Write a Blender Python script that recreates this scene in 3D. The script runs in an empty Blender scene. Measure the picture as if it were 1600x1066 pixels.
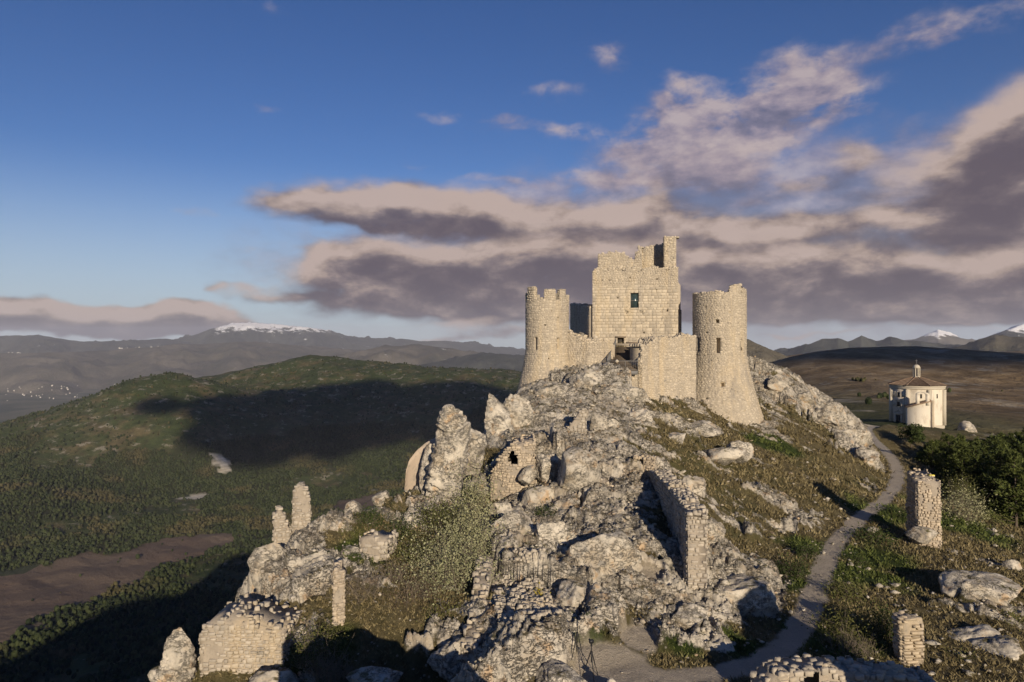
import bpy, bmesh, math, random
import numpy as np
from mathutils import Vector, Matrix

SC = bpy.context.scene
COL = SC.collection
R = math.radians
F, CX, CY = 1066.67, 800.0, 533.0          # focal length and centre of the photograph, in its pixels

def P(px, py, d):
    """the point d metres in front of the camera seen at photo pixel px, py"""
    return np.array([(px - CX) / F * d, d, (CY - py) / F * d])

# ------------------------------------------------------------------ camera, sun, exposure
cam_data = bpy.data.cameras.new('camera')
cam_data.lens, cam_data.sensor_width = 24.0, 36.0
cam_data.clip_start, cam_data.clip_end = 0.5, 200000.0
cam = bpy.data.objects.new('camera', cam_data)
COL.objects.link(cam)
cam.location = (0, 0, 0)
cam.rotation_euler = (R(90), 0, 0)
SC.camera = cam

SUN_AZ, SUN_EL = 14.0, 16.0                # degrees right of straight behind the camera, above the horizon
S = np.array([math.sin(R(SUN_AZ)) * math.cos(R(SUN_EL)), -math.cos(R(SUN_AZ)) * math.cos(R(SUN_EL)), math.sin(R(SUN_EL))])
sun_data = bpy.data.lights.new('sun', 'SUN')
sun_data.energy, sun_data.angle, sun_data.color = 5.0, R(0.53), (1.0, 0.845, 0.635)
sun = bpy.data.objects.new('sun', sun_data)
COL.objects.link(sun)
sun.rotation_euler = Vector(S).to_track_quat('Z', 'Y').to_euler()

SC.view_settings.view_transform = 'Standard'
SC.view_settings.look = 'None'
SC.view_settings.exposure = 0.16
SC.view_settings.gamma = 1.0
SC.view_settings.use_curve_mapping = False
SC.cycles.use_denoising = True
SC.cycles.max_bounces = 6
SC.cycles.diffuse_bounces = 3
SC.cycles.glossy_bounces = 2
SC.cycles.transmission_bounces = 2
SC.cycles.volume_bounces = 0
SC.cycles.transparent_max_bounces = 12
SC.cycles.caustics_reflective = SC.cycles.caustics_refractive = False

# ------------------------------------------------------------------ node helper
class G:
    """small builder for shader trees; sockets in, sockets out"""
    def __init__(s, tree):
        s.t = tree
    def node(s, kind, **kw):
        n = s.t.nodes.new(kind)
        for k, v in kw.items():
            setattr(n, k, v)
        return n
    def put(s, sock, v):
        if v is None:
            return
        if isinstance(v, bpy.types.NodeSocket):
            s.t.links.new(v, sock)
        else:
            if hasattr(sock.default_value, '__len__'):
                n = len(sock.default_value)
                if not hasattr(v, '__len__'):
                    v = [v] * n
                v = list(v) + [1.0] * (n - len(v))
                sock.default_value = v[:n]
            else:
                sock.default_value = v
    def m(s, op, a, b=None, c=None, clamp=False):
        n = s.node('ShaderNodeMath', operation=op, use_clamp=clamp)
        for i, v in enumerate((a, b, c)):
            s.put(n.inputs[i], v)
        return n.outputs[0]
    def vm(s, op, a, b=None, c=None, scale=None):
        n = s.node('ShaderNodeVectorMath', operation=op)
        for i, v in enumerate((a, b, c)):
            if v is not None:
                s.put(n.inputs[i], v)
        if scale is not None:
            s.put(n.inputs['Scale'], scale)
        return n.outputs['Value'] if op in ('DOT_PRODUCT', 'LENGTH', 'DISTANCE') else n.outputs['Vector']
    def noise(s, vec, scale, detail=4.0, rough=0.55, dist=0.0, out='Fac', dim='3D'):
        n = s.node('ShaderNodeTexNoise', noise_dimensions=dim)
        s.put(n.inputs['Vector'], vec)
        s.put(n.inputs['Scale'], scale)
        n.inputs['Detail'].default_value = detail
        n.inputs['Roughness'].default_value = rough
        n.inputs['Distortion'].default_value = dist
        return n.outputs[0] if out == 'Fac' else n.outputs[1]
    def voro(s, vec, scale, feature='F1', out='Distance', rnd=1.0):
        n = s.node('ShaderNodeTexVoronoi', feature=feature)
        s.put(n.inputs['Vector'], vec)
        s.put(n.inputs['Scale'], scale)
        n.inputs['Randomness'].default_value = rnd
        return n.outputs[out]
    def mix(s, f, a, b, blend='MIX'):
        n = s.node('ShaderNodeMix', data_type='RGBA', blend_type=blend)
        s.put(n.inputs[0], f)
        s.put(n.inputs[6], a)
        s.put(n.inputs[7], b)
        return n.outputs[2]
    def step(s, v, lo, hi, a=0.0, b=1.0):
        n = s.node('ShaderNodeMapRange', interpolation_type='SMOOTHSTEP')
        for i, q in enumerate((v, lo, hi, a, b)):
            s.put(n.inputs[i], q)
        return n.outputs[0]
    def ramp(s, f, stops):
        n = s.node('ShaderNodeValToRGB')
        e = n.color_ramp.elements
        while len(e) < len(stops):
            e.new(0.5)
        for q, (p, c) in zip(e, stops):
            q.position = p
            q.color = tuple(c) + (1.0,)
        s.put(n.inputs[0], f)
        return n.outputs[0]
    def attr(s, name, kind='GEOMETRY', out='Fac'):
        n = s.node('ShaderNodeAttribute', attribute_name=name, attribute_type=kind)
        return n.outputs[out]
    def pos(s):
        return s.node('ShaderNodeNewGeometry').outputs['Position']
    def normal(s):
        return s.node('ShaderNodeNewGeometry').outputs['True Normal']
    def sep(s, v):
        n = s.node('ShaderNodeSeparateXYZ')
        s.put(n.inputs[0], v)
        return n.outputs
    def comb(s, x, y, z):
        n = s.node('ShaderNodeCombineXYZ')
        for i, v in enumerate((x, y, z)):
            s.put(n.inputs[i], v)
        return n.outputs[0]
    def bump(s, h, strength=0.5, dist=0.1):
        n = s.node('ShaderNodeBump')
        n.inputs['Strength'].default_value = strength
        n.inputs['Distance'].default_value = dist
        s.put(n.inputs['Height'], h)
        return n.outputs[0]

def material(name, build, rough=0.92, spec=0.15):
    """build(g) returns (colour, normal or None, roughness or None)"""
    mat = bpy.data.materials.new(name)
    mat.use_nodes = True
    t = mat.node_tree
    t.nodes.clear()
    g = G(t)
    out = g.node('ShaderNodeOutputMaterial')
    b = g.node('ShaderNodeBsdfPrincipled')
    col, nrm, ro = (tuple(build(g)) + (None, None))[:3]
    g.put(b.inputs['Base Color'], col)
    g.put(b.inputs['Normal'], nrm)
    g.put(b.inputs['Roughness'], rough if ro is None else ro)
    b.inputs['Specular IOR Level'].default_value = spec
    t.links.new(b.outputs[0], out.inputs[0])
    return mat
# ------------------------------------------------------------------ sky with clouds
def azel(px, py):
    a = math.atan((px - CX) / F)
    return a, math.atan((CY - py) / F * math.cos(a))

# cloud decks of the photograph's sky, far to near: centre and half size in pixels, weight
HIGH = [(1190, 152, 120, 38, 1.0), (1285, 145, 64, 30, .8), (1120, 190, 90, 26, .6), (1110, 222, 76, 24, .9), (1190, 226, 56, 20, 1.0), (1000, 228, 80, 24, .85), (930, 285, 110, 14, .7), (1060, 275, 80, 22, .85), (1140, 285, 80, 20, .85), (960, 82, 44, 17, .85), (1062, 125, 36, 16, .8), (1040, 160, 34, 18, .6), (795, 190, 40, 13, .85), (890, 203, 40, 13, .85), (870, 143, 50, 11, .7), (690, 185, 42, 10, .6), (290, 322, 32, 11, .62), (390, 390, 34, 8, .62), (435, 172, 38, 9, .6), (1540, 22, 110, 24, .75), (1440, 60, 90, 16, .5), (740, 280, 80, 8, .62), (1250, 90, 80, 18, .5), (420, 20, 50, 14, .5), (1180, 322, 60, 10, .7), (1255, 290, 40, 12, .8), (240, 395, 30, 8, .4), (650, 250, 60, 9, .45)]
MAIN = [(580, 312, 100, 26, 1.1), (465, 318, 90, 12, .9), (660, 310, 50, 22, .8), (540, 345, 100, 12, .8), (760, 322, 44, 20, .9), (800, 350, 110, 30, 1.1), (930, 352, 110, 34, 1.1), (1022, 310, 36, 34, .9), (1080, 362, 130, 34, 1.1), (1220, 375, 120, 24, 1.0), (1330, 345, 90, 16, .8), (1325, 250, 56, 22, 1.0), (1270, 290, 50, 9, .8), (1390, 300, 80, 12, .7), (650, 352, 90, 24, 1.0)]
RIGHT = [(1440, 262, 90, 20, .9), (1540, 235, 80, 44, 1.05), (1610, 190, 70, 60, 1.1), (1660, 260, 120, 80, 1.1), (1420, 325, 80, 22, .8), (1540, 325, 150, 34, 1.1), (1480, 385, 200, 30, 1.1), (1640, 400, 130, 70, 1.1)]
LOW = [(520, 405, 50, 20, .9), (600, 392, 60, 18, .85), (545, 435, 80, 20, 1.0), (700, 405, 130, 22, 1.0), (720, 445, 160, 28, 1.1), (900, 400, 140, 26, 1.0), (920, 440, 200, 30, 1.15), (1120, 415, 200, 26, 1.1), (1150, 455, 220, 26, 1.1), (1350, 425, 200, 28, 1.1), (1380, 470, 240, 20, 1.05), (1580, 440, 170, 36, 1.1), (620, 478, 130, 16, 1.0), (800, 484, 150, 15, 1.0), (440, 468, 70, 7, .8), (370, 452, 40, 9, .8), (320, 450, 14, 8, .7), (1300, 497, 260, 10, 1.0), (1050, 490, 160, 16, .9), (1540, 492, 140, 10, .9)]
BANK = [(110, 516, 170, 9, .95), (400, 530, 90, 7, .9), (110, 488, 130, 15, 1.1), (255, 480, 56, 12, 1.05), (30, 494, 120, 18, 1.1), (300, 500, 50, 20, .95), (180, 508, 190, 14, .9), (420, 522, 110, 9, .8), (740, 506, 90, 8, .75), (800, 522, 80, 7, .75), (660, 530, 110, 5, .6), (1230, 522, 70, 4, .7), (1330, 517, 60, 3, .6), (1480, 508, 120, 4, .6)]

VEIL = [(900, 320, 200, 40, .8), (1150, 310, 180, 40, .8), (1000, 420, 420, 90, 1.0), (1400, 400, 300, 130, 1.0), (640, 430, 180, 60, .9), (1560, 320, 120, 100, .8), (1130, 240, 160, 50, .6)]
NOISE = {'cloud_veil': .7, 'cloud_high': 1.05, 'cloud_main': .48, 'cloud_right': .42, 'cloud_low': .52, 'cloud_bank': .48}
def deck(name, blobs, seed, beyond=0.0):
    gr = bpy.data.node_groups.new(name, 'ShaderNodeTree')
    gr.interface.new_socket('Vector', in_out='INPUT', socket_type='NodeSocketVector')
    gr.interface.new_socket('Density', in_out='OUTPUT', socket_type='NodeSocketFloat')
    g = G(gr)
    vin = g.node('NodeGroupInput').outputs[0]
    out = g.node('NodeGroupOutput')
    sv = g.vm('ADD', vin, (seed * 3.1, seed * 1.7, seed))
    st = g.vm('MULTIPLY', sv, (1.0, 1.75, 1.0))
    warp = g.noise(st, 9.0, 3.0, .55, out='Color')
    v = g.vm('ADD', vin, g.vm('MULTIPLY', g.vm('SUBTRACT', warp, (.5, .5, .5)), (.11, .05, 0)))
    acc = None
    for px, py, rx, ry, k in blobs:
        a, e = azel(px, py)
        ca = math.cos(a)
        d = g.vm('MULTIPLY', g.vm('SUBTRACT', v, (a, e, 0)), (F / rx / ca ** 2 * .8, F / ry / ca * .8, 0))
        b = g.m('MULTIPLY', g.m('EXPONENT', g.m('MULTIPLY', g.vm('DOT_PRODUCT', d, d), -1.0)), k)
        acc = b if acc is None else g.m('ADD', acc, b)
    acc = g.m('MINIMUM', acc, 1.6)
    if beyond:
        # beyond the frame the same kind of scattered cloud goes on
        s = g.sep(vin)
        off = g.step(g.m('ABSOLUTE', s[0]), .70, .95)
        acc = g.m('MAXIMUM', acc, g.m('MULTIPLY', g.m('MULTIPLY', off, g.step(s[1], 0.0, .06)), g.m('SUBTRACT', beyond, g.m('MULTIPLY', s[1], .5))))
    n = g.m('SUBTRACT', g.noise(st, 11.0, 8.0, .58, .25), .5)
    n2 = g.m('SUBTRACT', g.noise(st, 34.0, 5.0, .6), .5)
    n = g.m('ADD', g.m('MULTIPLY', n, 2.3), g.m('MULTIPLY', n2, .9))
    dens = g.m('ADD', acc, g.m('MULTIPLY', n, g.m('MULTIPLY_ADD', acc, NOISE[name], .16)))
    g.put(out.inputs[0], dens)
    return gr

def make_world():
    wd = bpy.data.worlds.new('World')
    SC.world = wd
    wd.use_nodes = True
    wd.cycles.sampling_method = 'MANUAL'
    wd.cycles.sample_map_resolution = 512
    t = wd.node_tree
    t.nodes.clear()
    g = G(t)
    out = g.node('ShaderNodeOutputWorld')
    sky = g.node('ShaderNodeTexSky', sky_type='NISHITA')
    sky.sun_disc = False
    sky.sun_elevation = R(SUN_EL)
    sky.sun_rotation = math.atan2(S[0], S[1])
    sky.altitude = 1500
    sky.air_density, sky.dust_density, sky.ozone_density = 1.0, 0.0, 3.0
    d = g.node('ShaderNodeTexCoord').outputs['Generated']
    x, y, z = g.sep(d)
    el = g.m('ARCSINE', z)
    v = g.comb(g.m('ARCTAN2', x, y), el, 0.0)
    hs = g.node('ShaderNodeHueSaturation')
    hs.inputs['Hue'].default_value = .515
    hs.inputs['Saturation'].default_value = 1.16
    hs.inputs['Value'].default_value = .88
    g.put(hs.inputs['Color'], sky.outputs[0])
    # pale mist low over the horizon takes away the yellow
    col = g.mix(g.m('MULTIPLY', g.step(el, .26, 0.0), .85), hs.outputs[0], tuple(c / SKY_STRENGTH for c in (.40, .47, .55)))
    bg = g.node('ShaderNodeBackground')
    g.put(bg.inputs[0], col)
    bg.inputs[1].default_value = SKY_STRENGTH
    sh = bg.outputs[0]
    RAMP = [(0.0, (.120, .094, .116)), (.25, (.155, .122, .138)), (.50, (.255, .200, .200)), (.75, (.43, .33, .285)), (1.0, (.56, .435, .385))]
    PALE = [(0.0, (.17, .155, .21)), (.3, (.24, .21, .27)), (.6, (.38, .31, .35)), (1.0, (.58, .47, .45))]
    mott = g.noise(g.vm('MULTIPLY', v, (1.0, 2.0, 1.0)), 9.0, 7.0, .60, .2)
    def layer(sh, gr, ramp, lo, hi, up, gain, bias, core, opac):
        def D(off):
            n = g.node('ShaderNodeGroup')
            n.node_tree = gr
            g.put(n.inputs[0], g.vm('ADD', v, off) if off else v)
            return n.outputs[0]
        D0, D1 = D(None), D(up)
        lit = g.m('MULTIPLY_ADD', g.m('SUBTRACT', D0, D1), gain, bias)
        lit = g.m('ADD', lit, g.m('MULTIPLY_ADD', mott, 2.5, -1.25))
        lit = g.m('SUBTRACT', lit, g.m('MULTIPLY', g.step(D1, .25, 1.25), core), clamp=True)
        b = g.node('ShaderNodeBackground')
        g.put(b.inputs[0], g.ramp(lit, ramp))
        b.inputs[1].default_value = .84
        mx = g.node('ShaderNodeMixShader')
        g.put(mx.inputs[0], g.m('MULTIPLY', g.step(D0, lo, hi), opac))
        t.links.new(sh, mx.inputs[1])
        t.links.new(b.outputs[0], mx.inputs[2])
        return mx.outputs[0]
    sh = layer(sh, deck('cloud_high', HIGH, 1), PALE, .34, 1.35, (.010, .022, 0), .50, .62, .10, .82)
    sh = layer(sh, deck('cloud_veil', VEIL, 6), PALE, .25, 1.3, (.010, .030, 0), .45, .42, .10, .62)
    sh = layer(sh, deck('cloud_main', MAIN, 2, .55), RAMP, .28, 1.32, (.010, .036, 0), .42, .50, .34, .95)
    sh = layer(sh, deck('cloud_right', RIGHT, 3), RAMP, .28, 1.40, (-.012, .034, 0), .46, .54, .34, .95)
    sh = layer(sh, deck('cloud_low', LOW, 4), RAMP, .24, 1.28, (-.012, .022, 0), .46, .47, .22, .95)
    sh = layer(sh, deck('cloud_bank', BANK, 5), RAMP, .34, .95, (.004, .018, 0), .42, .50, .30, .92)
    t.links.new(sh, out.inputs[0])
SKY_STRENGTH = 0.085
make_world()
# ------------------------------------------------------------------ numeric noise
def _h(ix, iy, iz, seed):
    h = (ix.astype(np.uint32) * np.uint32(374761393)) ^ (iy.astype(np.uint32) * np.uint32(668265263)) ^ (iz.astype(np.uint32) * np.uint32(2147483647 - 5)) ^ np.uint32((seed * 974634777) & 0xffffffff)
    h = (h ^ (h >> np.uint32(13))) * np.uint32(1274126177)
    h = (h ^ (h >> np.uint32(16))) * np.uint32(2246822519)
    return h ^ (h >> np.uint32(15))
def _u(h):
    return (h & np.uint32(0xffffff)).astype(np.float32) / np.float32(0x1000000)
def vnoise2(x, y, seed=0):
    """gradient noise in the plane, about -1..1"""
    xi, yi = np.floor(x), np.floor(y)
    fx, fy = (x - xi).astype(np.float32), (y - yi).astype(np.float32)
    xi, yi = xi.astype(np.int64), yi.astype(np.int64)
    u, v = fx ** 3 * (fx * (fx * 6 - 15) + 10), fy ** 3 * (fy * (fy * 6 - 15) + 10)
    zz = np.zeros_like(xi)
    r = []
    for dy in (0, 1):
        for dx in (0, 1):
            a = _u(_h(xi + dx, yi + dy, zz, seed)) * np.float32(6.2831853)
            r.append(np.cos(a) * (fx - dx) + np.sin(a) * (fy - dy))
    return ((r[0] * (1 - u) + r[1] * u) * (1 - v) + (r[2] * (1 - u) + r[3] * u) * v) * 1.5
def fbm2(x, y, scale, octaves=4, gain=.5, seed=0, ridged=False):
    s = np.zeros(np.shape(x), np.float32)
    a, t, f = 1.0, 0.0, 1.0 / scale
    for k in range(octaves):
        n = vnoise2(x * f + 17.3 * k, y * f - 9.1 * k, seed + k)
        s += a * ((1 - 2 * np.abs(n)) if ridged else n)
        t += a
        a *= gain
        f *= 2.03
    return s / t
def vnoise3(p, seed=0):
    pi = np.floor(p)
    f = (p - pi).astype(np.float32)
    pi = pi.astype(np.int64)
    w = f ** 3 * (f * (f * 6 - 15) + 10)
    s = np.zeros(len(p), np.float32)
    for c in range(8):
        o = np.array([c & 1, c >> 1 & 1, c >> 2 & 1])
        q = pi + o
        h = _h(q[:, 0], q[:, 1], q[:, 2], seed)
        a = _u(h) * np.float32(6.2831853)
        zc = _u(h * np.uint32(2654435761) ^ np.uint32(0x9e3779b9)) * 2 - 1
        rr = np.sqrt(np.maximum(0, 1 - zc * zc))
        d = f - o.astype(np.float32)
        gdot = rr * np.cos(a) * d[:, 0] + rr * np.sin(a) * d[:, 1] + zc * d[:, 2]
        ww = np.prod(np.where(o == 1, w, 1 - w), axis=1)
        s += gdot * ww
    return s * 1.6
def fbm3(p, scale, octaves=4, gain=.5, seed=0, ridged=False):
    s = np.zeros(len(p), np.float32)
    a, t, f = 1.0, 0.0, 1.0 / scale
    for k in range(octaves):
        n = vnoise3(p * f + 11.7 * k, seed + k)
        s += a * ((1 - 2 * np.abs(n)) if ridged else n)
        t += a
        a *= gain
        f *= 2.03
    return s / t
def facet2(x, y, scale, seed=0, tilt=.9):
    """broken rock: every cell of a jittered lattice is a tilted plane; returns height and distance to the joint"""
    X, Y = x / scale, y / scale
    xi, yi = np.floor(X).astype(np.int64), np.floor(Y).astype(np.int64)
    zz = np.zeros_like(xi)
    f1 = np.full(X.shape, 9., np.float32)
    f2 = np.full(X.shape, 9., np.float32)
    hh = np.zeros(X.shape, np.float32)
    for dy in (-1, 0, 1):
        for dx in (-1, 0, 1):
            cx, cy = xi + dx, yi + dy
            h = _h(cx, cy, zz, seed)
            jx, jy = _u(h), _u(_h(cx, cy, zz, seed + 77))
            ax, ay = (X - cx - jx).astype(np.float32), (Y - cy - jy).astype(np.float32)
            d = ax * ax + ay * ay
            b = _u(_h(cx, cy, zz, seed + 33)) - .5
            tx, ty = _u(_h(cx, cy, zz, seed + 5)) - .5, _u(_h(cx, cy, zz, seed + 9)) - .5
            val = b + tilt * (tx * ax + ty * ay)
            n = d < f1
            f2 = np.where(n, f1, np.minimum(f2, d))
            hh = np.where(n, val, hh)
            f1 = np.where(n, d, f1)
    return hh, np.sqrt(f2) - np.sqrt(f1)
def sstep(v, a, b):
    t = np.clip((v - a) / (b - a), 0, 1)
    return t * t * (3 - 2 * t)

# ------------------------------------------------------------------ the lie of the land
# pixel x, pixel y, distance, rockiness
NEAR = [
    # path and the ground beside it
    (960, 1040, 34, .25), (1060, 1062, 33.5, .1), (1130, 1050, 34.6, .1), (1200, 1030, 36.2, .1), (1250, 985, 40, .1), (1275, 930, 45.5, .1), (1285, 890, 50.5, .1), (1300, 855, 56, .1), (1340, 810, 65, .1), (1385, 780, 73, .1), (1405, 750, 83, .1), (1400, 725, 94, .1), (1385, 705, 104, .2),
    (1350, 663, 140, .2), (1400, 668, 150, .2), (1480, 672, 156, .3),
    # right of the path
    (1440, 920, 48, .35), (1500, 1000, 39.5, .35), (1520, 930, 46, .6), (1590, 1050, 36, .3), (1450, 845, 60, .3), (1560, 860, 62, .4), (1590, 830, 76, .4), (1500, 850, 63, .3), (1350, 900, 50, .1), (1340, 990, 40, .1), (1400, 810, 67, .1),
    (1500, 790, 88, .3), (1590, 760, 110, .3), (1450, 730, 100, .2), (1590, 690, 150, .7), (1510, 680, 160, .7), (1700, 900, 60, .3), (1750, 760, 110, .3), (1900, 1000, 45, .3),
    # gate, foot of the castle
    (975, 580, 84, 1.), (900, 592, 85, 1.), (830, 600, 86, 1.), (810, 608, 86, 1.), (1020, 615, 85, .6), (1080, 645, 83.5, .5), (1150, 672, 84, .4), (1190, 678, 86, .4), (1195, 640, 93, .5), (1195, 592, 103, .8), (1000, 545, 98, .5), (1123, 600, 100, .5), (853, 580, 97, .8), (1000, 552, 115, .5), (850, 580, 108, .6), (1120, 580, 114, .5),
    # crag below the gate
    (960, 650, 73, 1.), (880, 640, 75, 1.), (820, 640, 76, 1.), (770, 665, 74, 1.), (900, 690, 66, 1.), (840, 690, 66, 1.), (775, 740, 64, 1.), (905, 790, 54, 1.), (800, 790, 56, 1.), (830, 850, 49, 1.), (930, 840, 49.5, 1.), (770, 850, 49, .9), (910, 900, 43.5, 1.), (960, 910, 43, .9), (900, 985, 37.5, .8), (960, 980, 38, .5), (800, 1005, 36, .8), (770, 930, 40.5, .7), (820, 930, 40.8, .6), (870, 1062, 32.2, 1.), (770, 1062, 32, .8),
    # corridor beside the long wall
    (985, 735, 59.5, .8), (1000, 800, 52, .6), (1010, 880, 45, .5), (1005, 960, 39.5, .4),
    (1095, 790, 56, .45), (1100, 880, 47, .45), (1080, 960, 40, .9), (1110, 1000, 38, .6), (1060, 700, 66, .5), (1030, 650, 75, .6),
    # right flank
    (1100, 700, 72, .42), (1130, 760, 64, .38), (1200, 750, 69, .36), (1150, 850, 53.5, .28), (1250, 820, 61, .45), (1240, 870, 53.5, .3), (1300, 780, 70, .35), (1300, 710, 84, .42), (1250, 690, 84, .36), (1240, 650, 93, .45), (1230, 610, 103, .6), (1270, 618, 105, .7), (1310, 640, 107, .9), (1330, 665, 106, 1.), (1350, 700, 100, .9), (1370, 738, 91, .8), (1350, 770, 78, .4),
    (1150, 885, 47, .9), (1110, 930, 43, .9), (1180, 930, 44, .9), (1220, 960, 43, .7), (1170, 1000, 39, .4), (1200, 900, 47.5, .6),
    # left terraces
    (640, 770, 58, .6), (700, 800, 56, .8), (738, 738, 66, .3), (744, 800, 60, .2), (738, 850, 52, .2), (733, 925, 43, .3), (600, 790, 56, .6), (545, 812, 54, .7), (500, 838, 53, .7), (455, 860, 51, .8), (600, 850, 49, .4), (540, 880, 46.5, .5), (480, 880, 47, .7), (420, 900, 46, .9), (460, 935, 43, .7), (400, 1000, 40.6, .2), (330, 1010, 39.6, .2), (440, 1000, 40.4, .3), (370, 1010, 39.6, .2), (365, 962, 43.5, .4), (420, 962, 43.8, .4), (500, 960, 41, .6), (560, 920, 43, .4), (640, 880, 46, .3), (640, 950, 40.5, .3), (700, 900, 45, .3), (720, 1000, 37.5, .5),
]
# x, y, z, rockiness beyond the edges of what is seen
NEAR_W = [
    (-11.4, 35.2, -19.6, .8), (-15, 36, -21.5, .9), (-8.6, 34.8, -19.2, .4), (-5.4, 34.8, -18.8, .4), (-2.6, 35, -18.4, .5),
    (-24, 38, -27, .9), (-27, 45, -31, .7), (-22, 52, -28, .7), (-17, 60, -24, .7), (-14, 66, -23, .7), (-12, 75, -26, .7), (-9, 86, -24, .8), (-6, 98, -22, .8), (-40, 45, -48, .5), (-32, 65, -50, .5), (-26, 85, -52, .5), (-20, 110, -55, .5), (0, 125, -42, .5), (-27, 30, -30, .8),
    (24, 125, -22, .5), (45, 130, -22, .5), (62, 112, -24, .3), (50, 105, -19.5, .3),
    (0, 24, -17.5, .3), (-10, 24, -18.5, .5), (12, 24, -17.5, .2), (22, 24, -18.5, .3), (0, 8, -19, .3), (-12, 5, -21, .3), (15, 5, -19, .3), (-22, 15, -28, .5), (-45, 14, -45, .3), (35, 10, -23, .3), (-8, -30, -20, .3), (20, -30, -22, .3), (-35, -60, -16, .3), (-32, -12, -17, .3), (-70, -45, 8, .3), (50, -60, -34, .3), (-80, 30, -85, .3),
    (115, 60, -32, .2), (140, 120, -30, .2), (97, 166, -19.6, .3), (110, 150, -21, .4), (125, 175, -22, .4), (85, 195, -24, .2), (60, 60, -23, .3),
]
MID = [
    (0, 668, 2300), (100, 640, 2500), (200, 604, 2500), (265, 588, 2450), (315, 597, 2480), (350, 612, 2750), (400, 578, 3150), (330, 592, 3300), (470, 562, 3200), (560, 566, 3200), (640, 577, 3000), (720, 579, 2900), (800, 590, 2800), (900, 592, 2700), (-150, 720, 2000), (-400, 800, 1700),
    (470, 640, 2500), (470, 690, 2200), (400, 760, 1850), (200, 760, 1800), (0, 770, 1550), (200, 690, 2000), (320, 660, 2150), (600, 650, 2450), (700, 660, 2350), (300, 870, 1330), (100, 890, 1250), (0, 920, 1130), (600, 740, 1950), (640, 700, 2150), (0, 1010, 920), (200, 980, 1000), (400, 900, 1220), (560, 800, 1600), (760, 650, 2300),
    (1230, 640, 230), (1300, 622, 300), (1500, 640, 260), (1590, 640, 280), (1300, 592, 430), (1450, 600, 420), (1590, 600, 430), (1300, 555, 720), (1240, 562, 680), (1180, 576, 600), (1400, 559, 800), (1480, 562, 800), (1600, 569, 720), (1700, 572, 700), (1900, 580, 700),
    (1600, 553, 2200), (1700, 548, 2200), (1400, 562, 2000),
]
MID_W = [
    (-213, -580, 26), (-130, -390, 22), (-90, -200, 14), (-500, -1000, 60), (-120, 60, -105), (-130, 15, -110), (-105, -60, 8), (-190, -115, 2), (-258, -389, 18), (-434, -672, 20), (-230, -20, -150), (-330, -100, -230), (-420, -350, -190), (-150, 150, -150), (-60, 200, -95), (-300, 300, -270), (-200, 500, -280), (-100, 350, -170), (-500, 200, -370), (-380, 0, -290), (-800, -200, -400), (-1000, -600, -400), (-1500, 500, -420), (-1600, 1200, -430), (-300, 900, -385), (-150, 1300, -370), (50, 900, -250), (20, 400, -110), (120, 380, -40), (100, 1500, -300), (250, 1100, -120), (-420, 600, -385), (-640, -600, -270),
    (60, 300, -42), (300, 100, -45), (600, 0, -80), (300, -400, -90), (150, -150, -50), (900, 500, -60), (1200, 1000, -60), (600, 1300, -60), (1000, 2500, -60), (2500, 1000, -120), (2500, -2000, -200), (0, -1500, -60), (0, -4000, -300), (-2500, -2500, -450), (300, 2300, -140), (0, 3700, -330), (-700, 4300, -400), (-2000, 4000, -520), (-2600, 3000, -520), (-3000, 1500, -500), (-3500, 6000, -720), (-6000, 3000, -700), (-2000, 7000, -720), (0, 7000, -640), (-9000, 9000, -730), (0, 14000, -730), (-14000, 6000, -730), (3000, 6000, -300), (6000, 9000, -500), (6000, 2000, -350), (12000, 8000, -600), (-14000, -9000, -700), (9000, -9000, -600), (0, -14000, -600), (-12000, 20000, -730), (12000, 20000, -730), (-30000, 25000, -730), (30000, 25000, -730), (-30000, -25000, -730), (30000, -25000, -730),
]
_pts, _rock = [], []
for px, py, d, k in NEAR:
    _pts.append(P(px, py, d)); _rock.append(k)
for x, y, z, k in NEAR_W:
    _pts.append(np.array([x, y, z], float)); _rock.append(k)
NNEAR = len(_pts)
for px, py, d in MID:
    _pts.append(P(px, py, d))
for q in MID_W:
    _pts.append(np.array(q, float))
CP = np.array(_pts)
CPR = np.array(_rock)
_c = np.clip(.045 * np.hypot(CP[:, 0], CP[:, 1]), 1.6, 600)
def _ker(x, y):
    return np.sqrt((x[:, None] - CP[:, 0]) ** 2 + (y[:, None] - CP[:, 1]) ** 2 + _c ** 2)
_A = _ker(CP[:, 0], CP[:, 1]) - _c[None, :] * 0
_n = len(CP)
_M = np.zeros((_n + 1, _n + 1))
_M[:_n, :_n] = _A - np.eye(_n) * .25
_M[:_n, _n] = _M[_n, :_n] = 1
_sol = np.linalg.solve(_M, np.append(CP[:, 2], 0))
def base(x, y):
    sh = np.shape(x)
    x, y = np.ravel(x).astype(float), np.ravel(y).astype(float)
    o = np.empty(len(x))
    for i in range(0, len(x), 60000):
        o[i:i + 60000] = _ker(x[i:i + 60000], y[i:i + 60000]) @ _sol[:_n] + _sol[_n]
    return o.reshape(sh)
def rockiness(x, y):
    sh = np.shape(x)
    x, y = np.ravel(x).astype(np.float32), np.ravel(y).astype(np.float32)
    o = np.empty(len(x), np.float32)
    for i in range(0, len(x), 60000):
        d2 = (x[i:i + 60000, None] - CP[:NNEAR, 0].astype(np.float32)) ** 2 + (y[i:i + 60000, None] - CP[:NNEAR, 1].astype(np.float32)) ** 2
        w = 1 / (d2 + 3.0) ** 2
        o[i:i + 60000] = (w @ CPR.astype(np.float32)) / w.sum(1)
    return o.reshape(sh)

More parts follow.
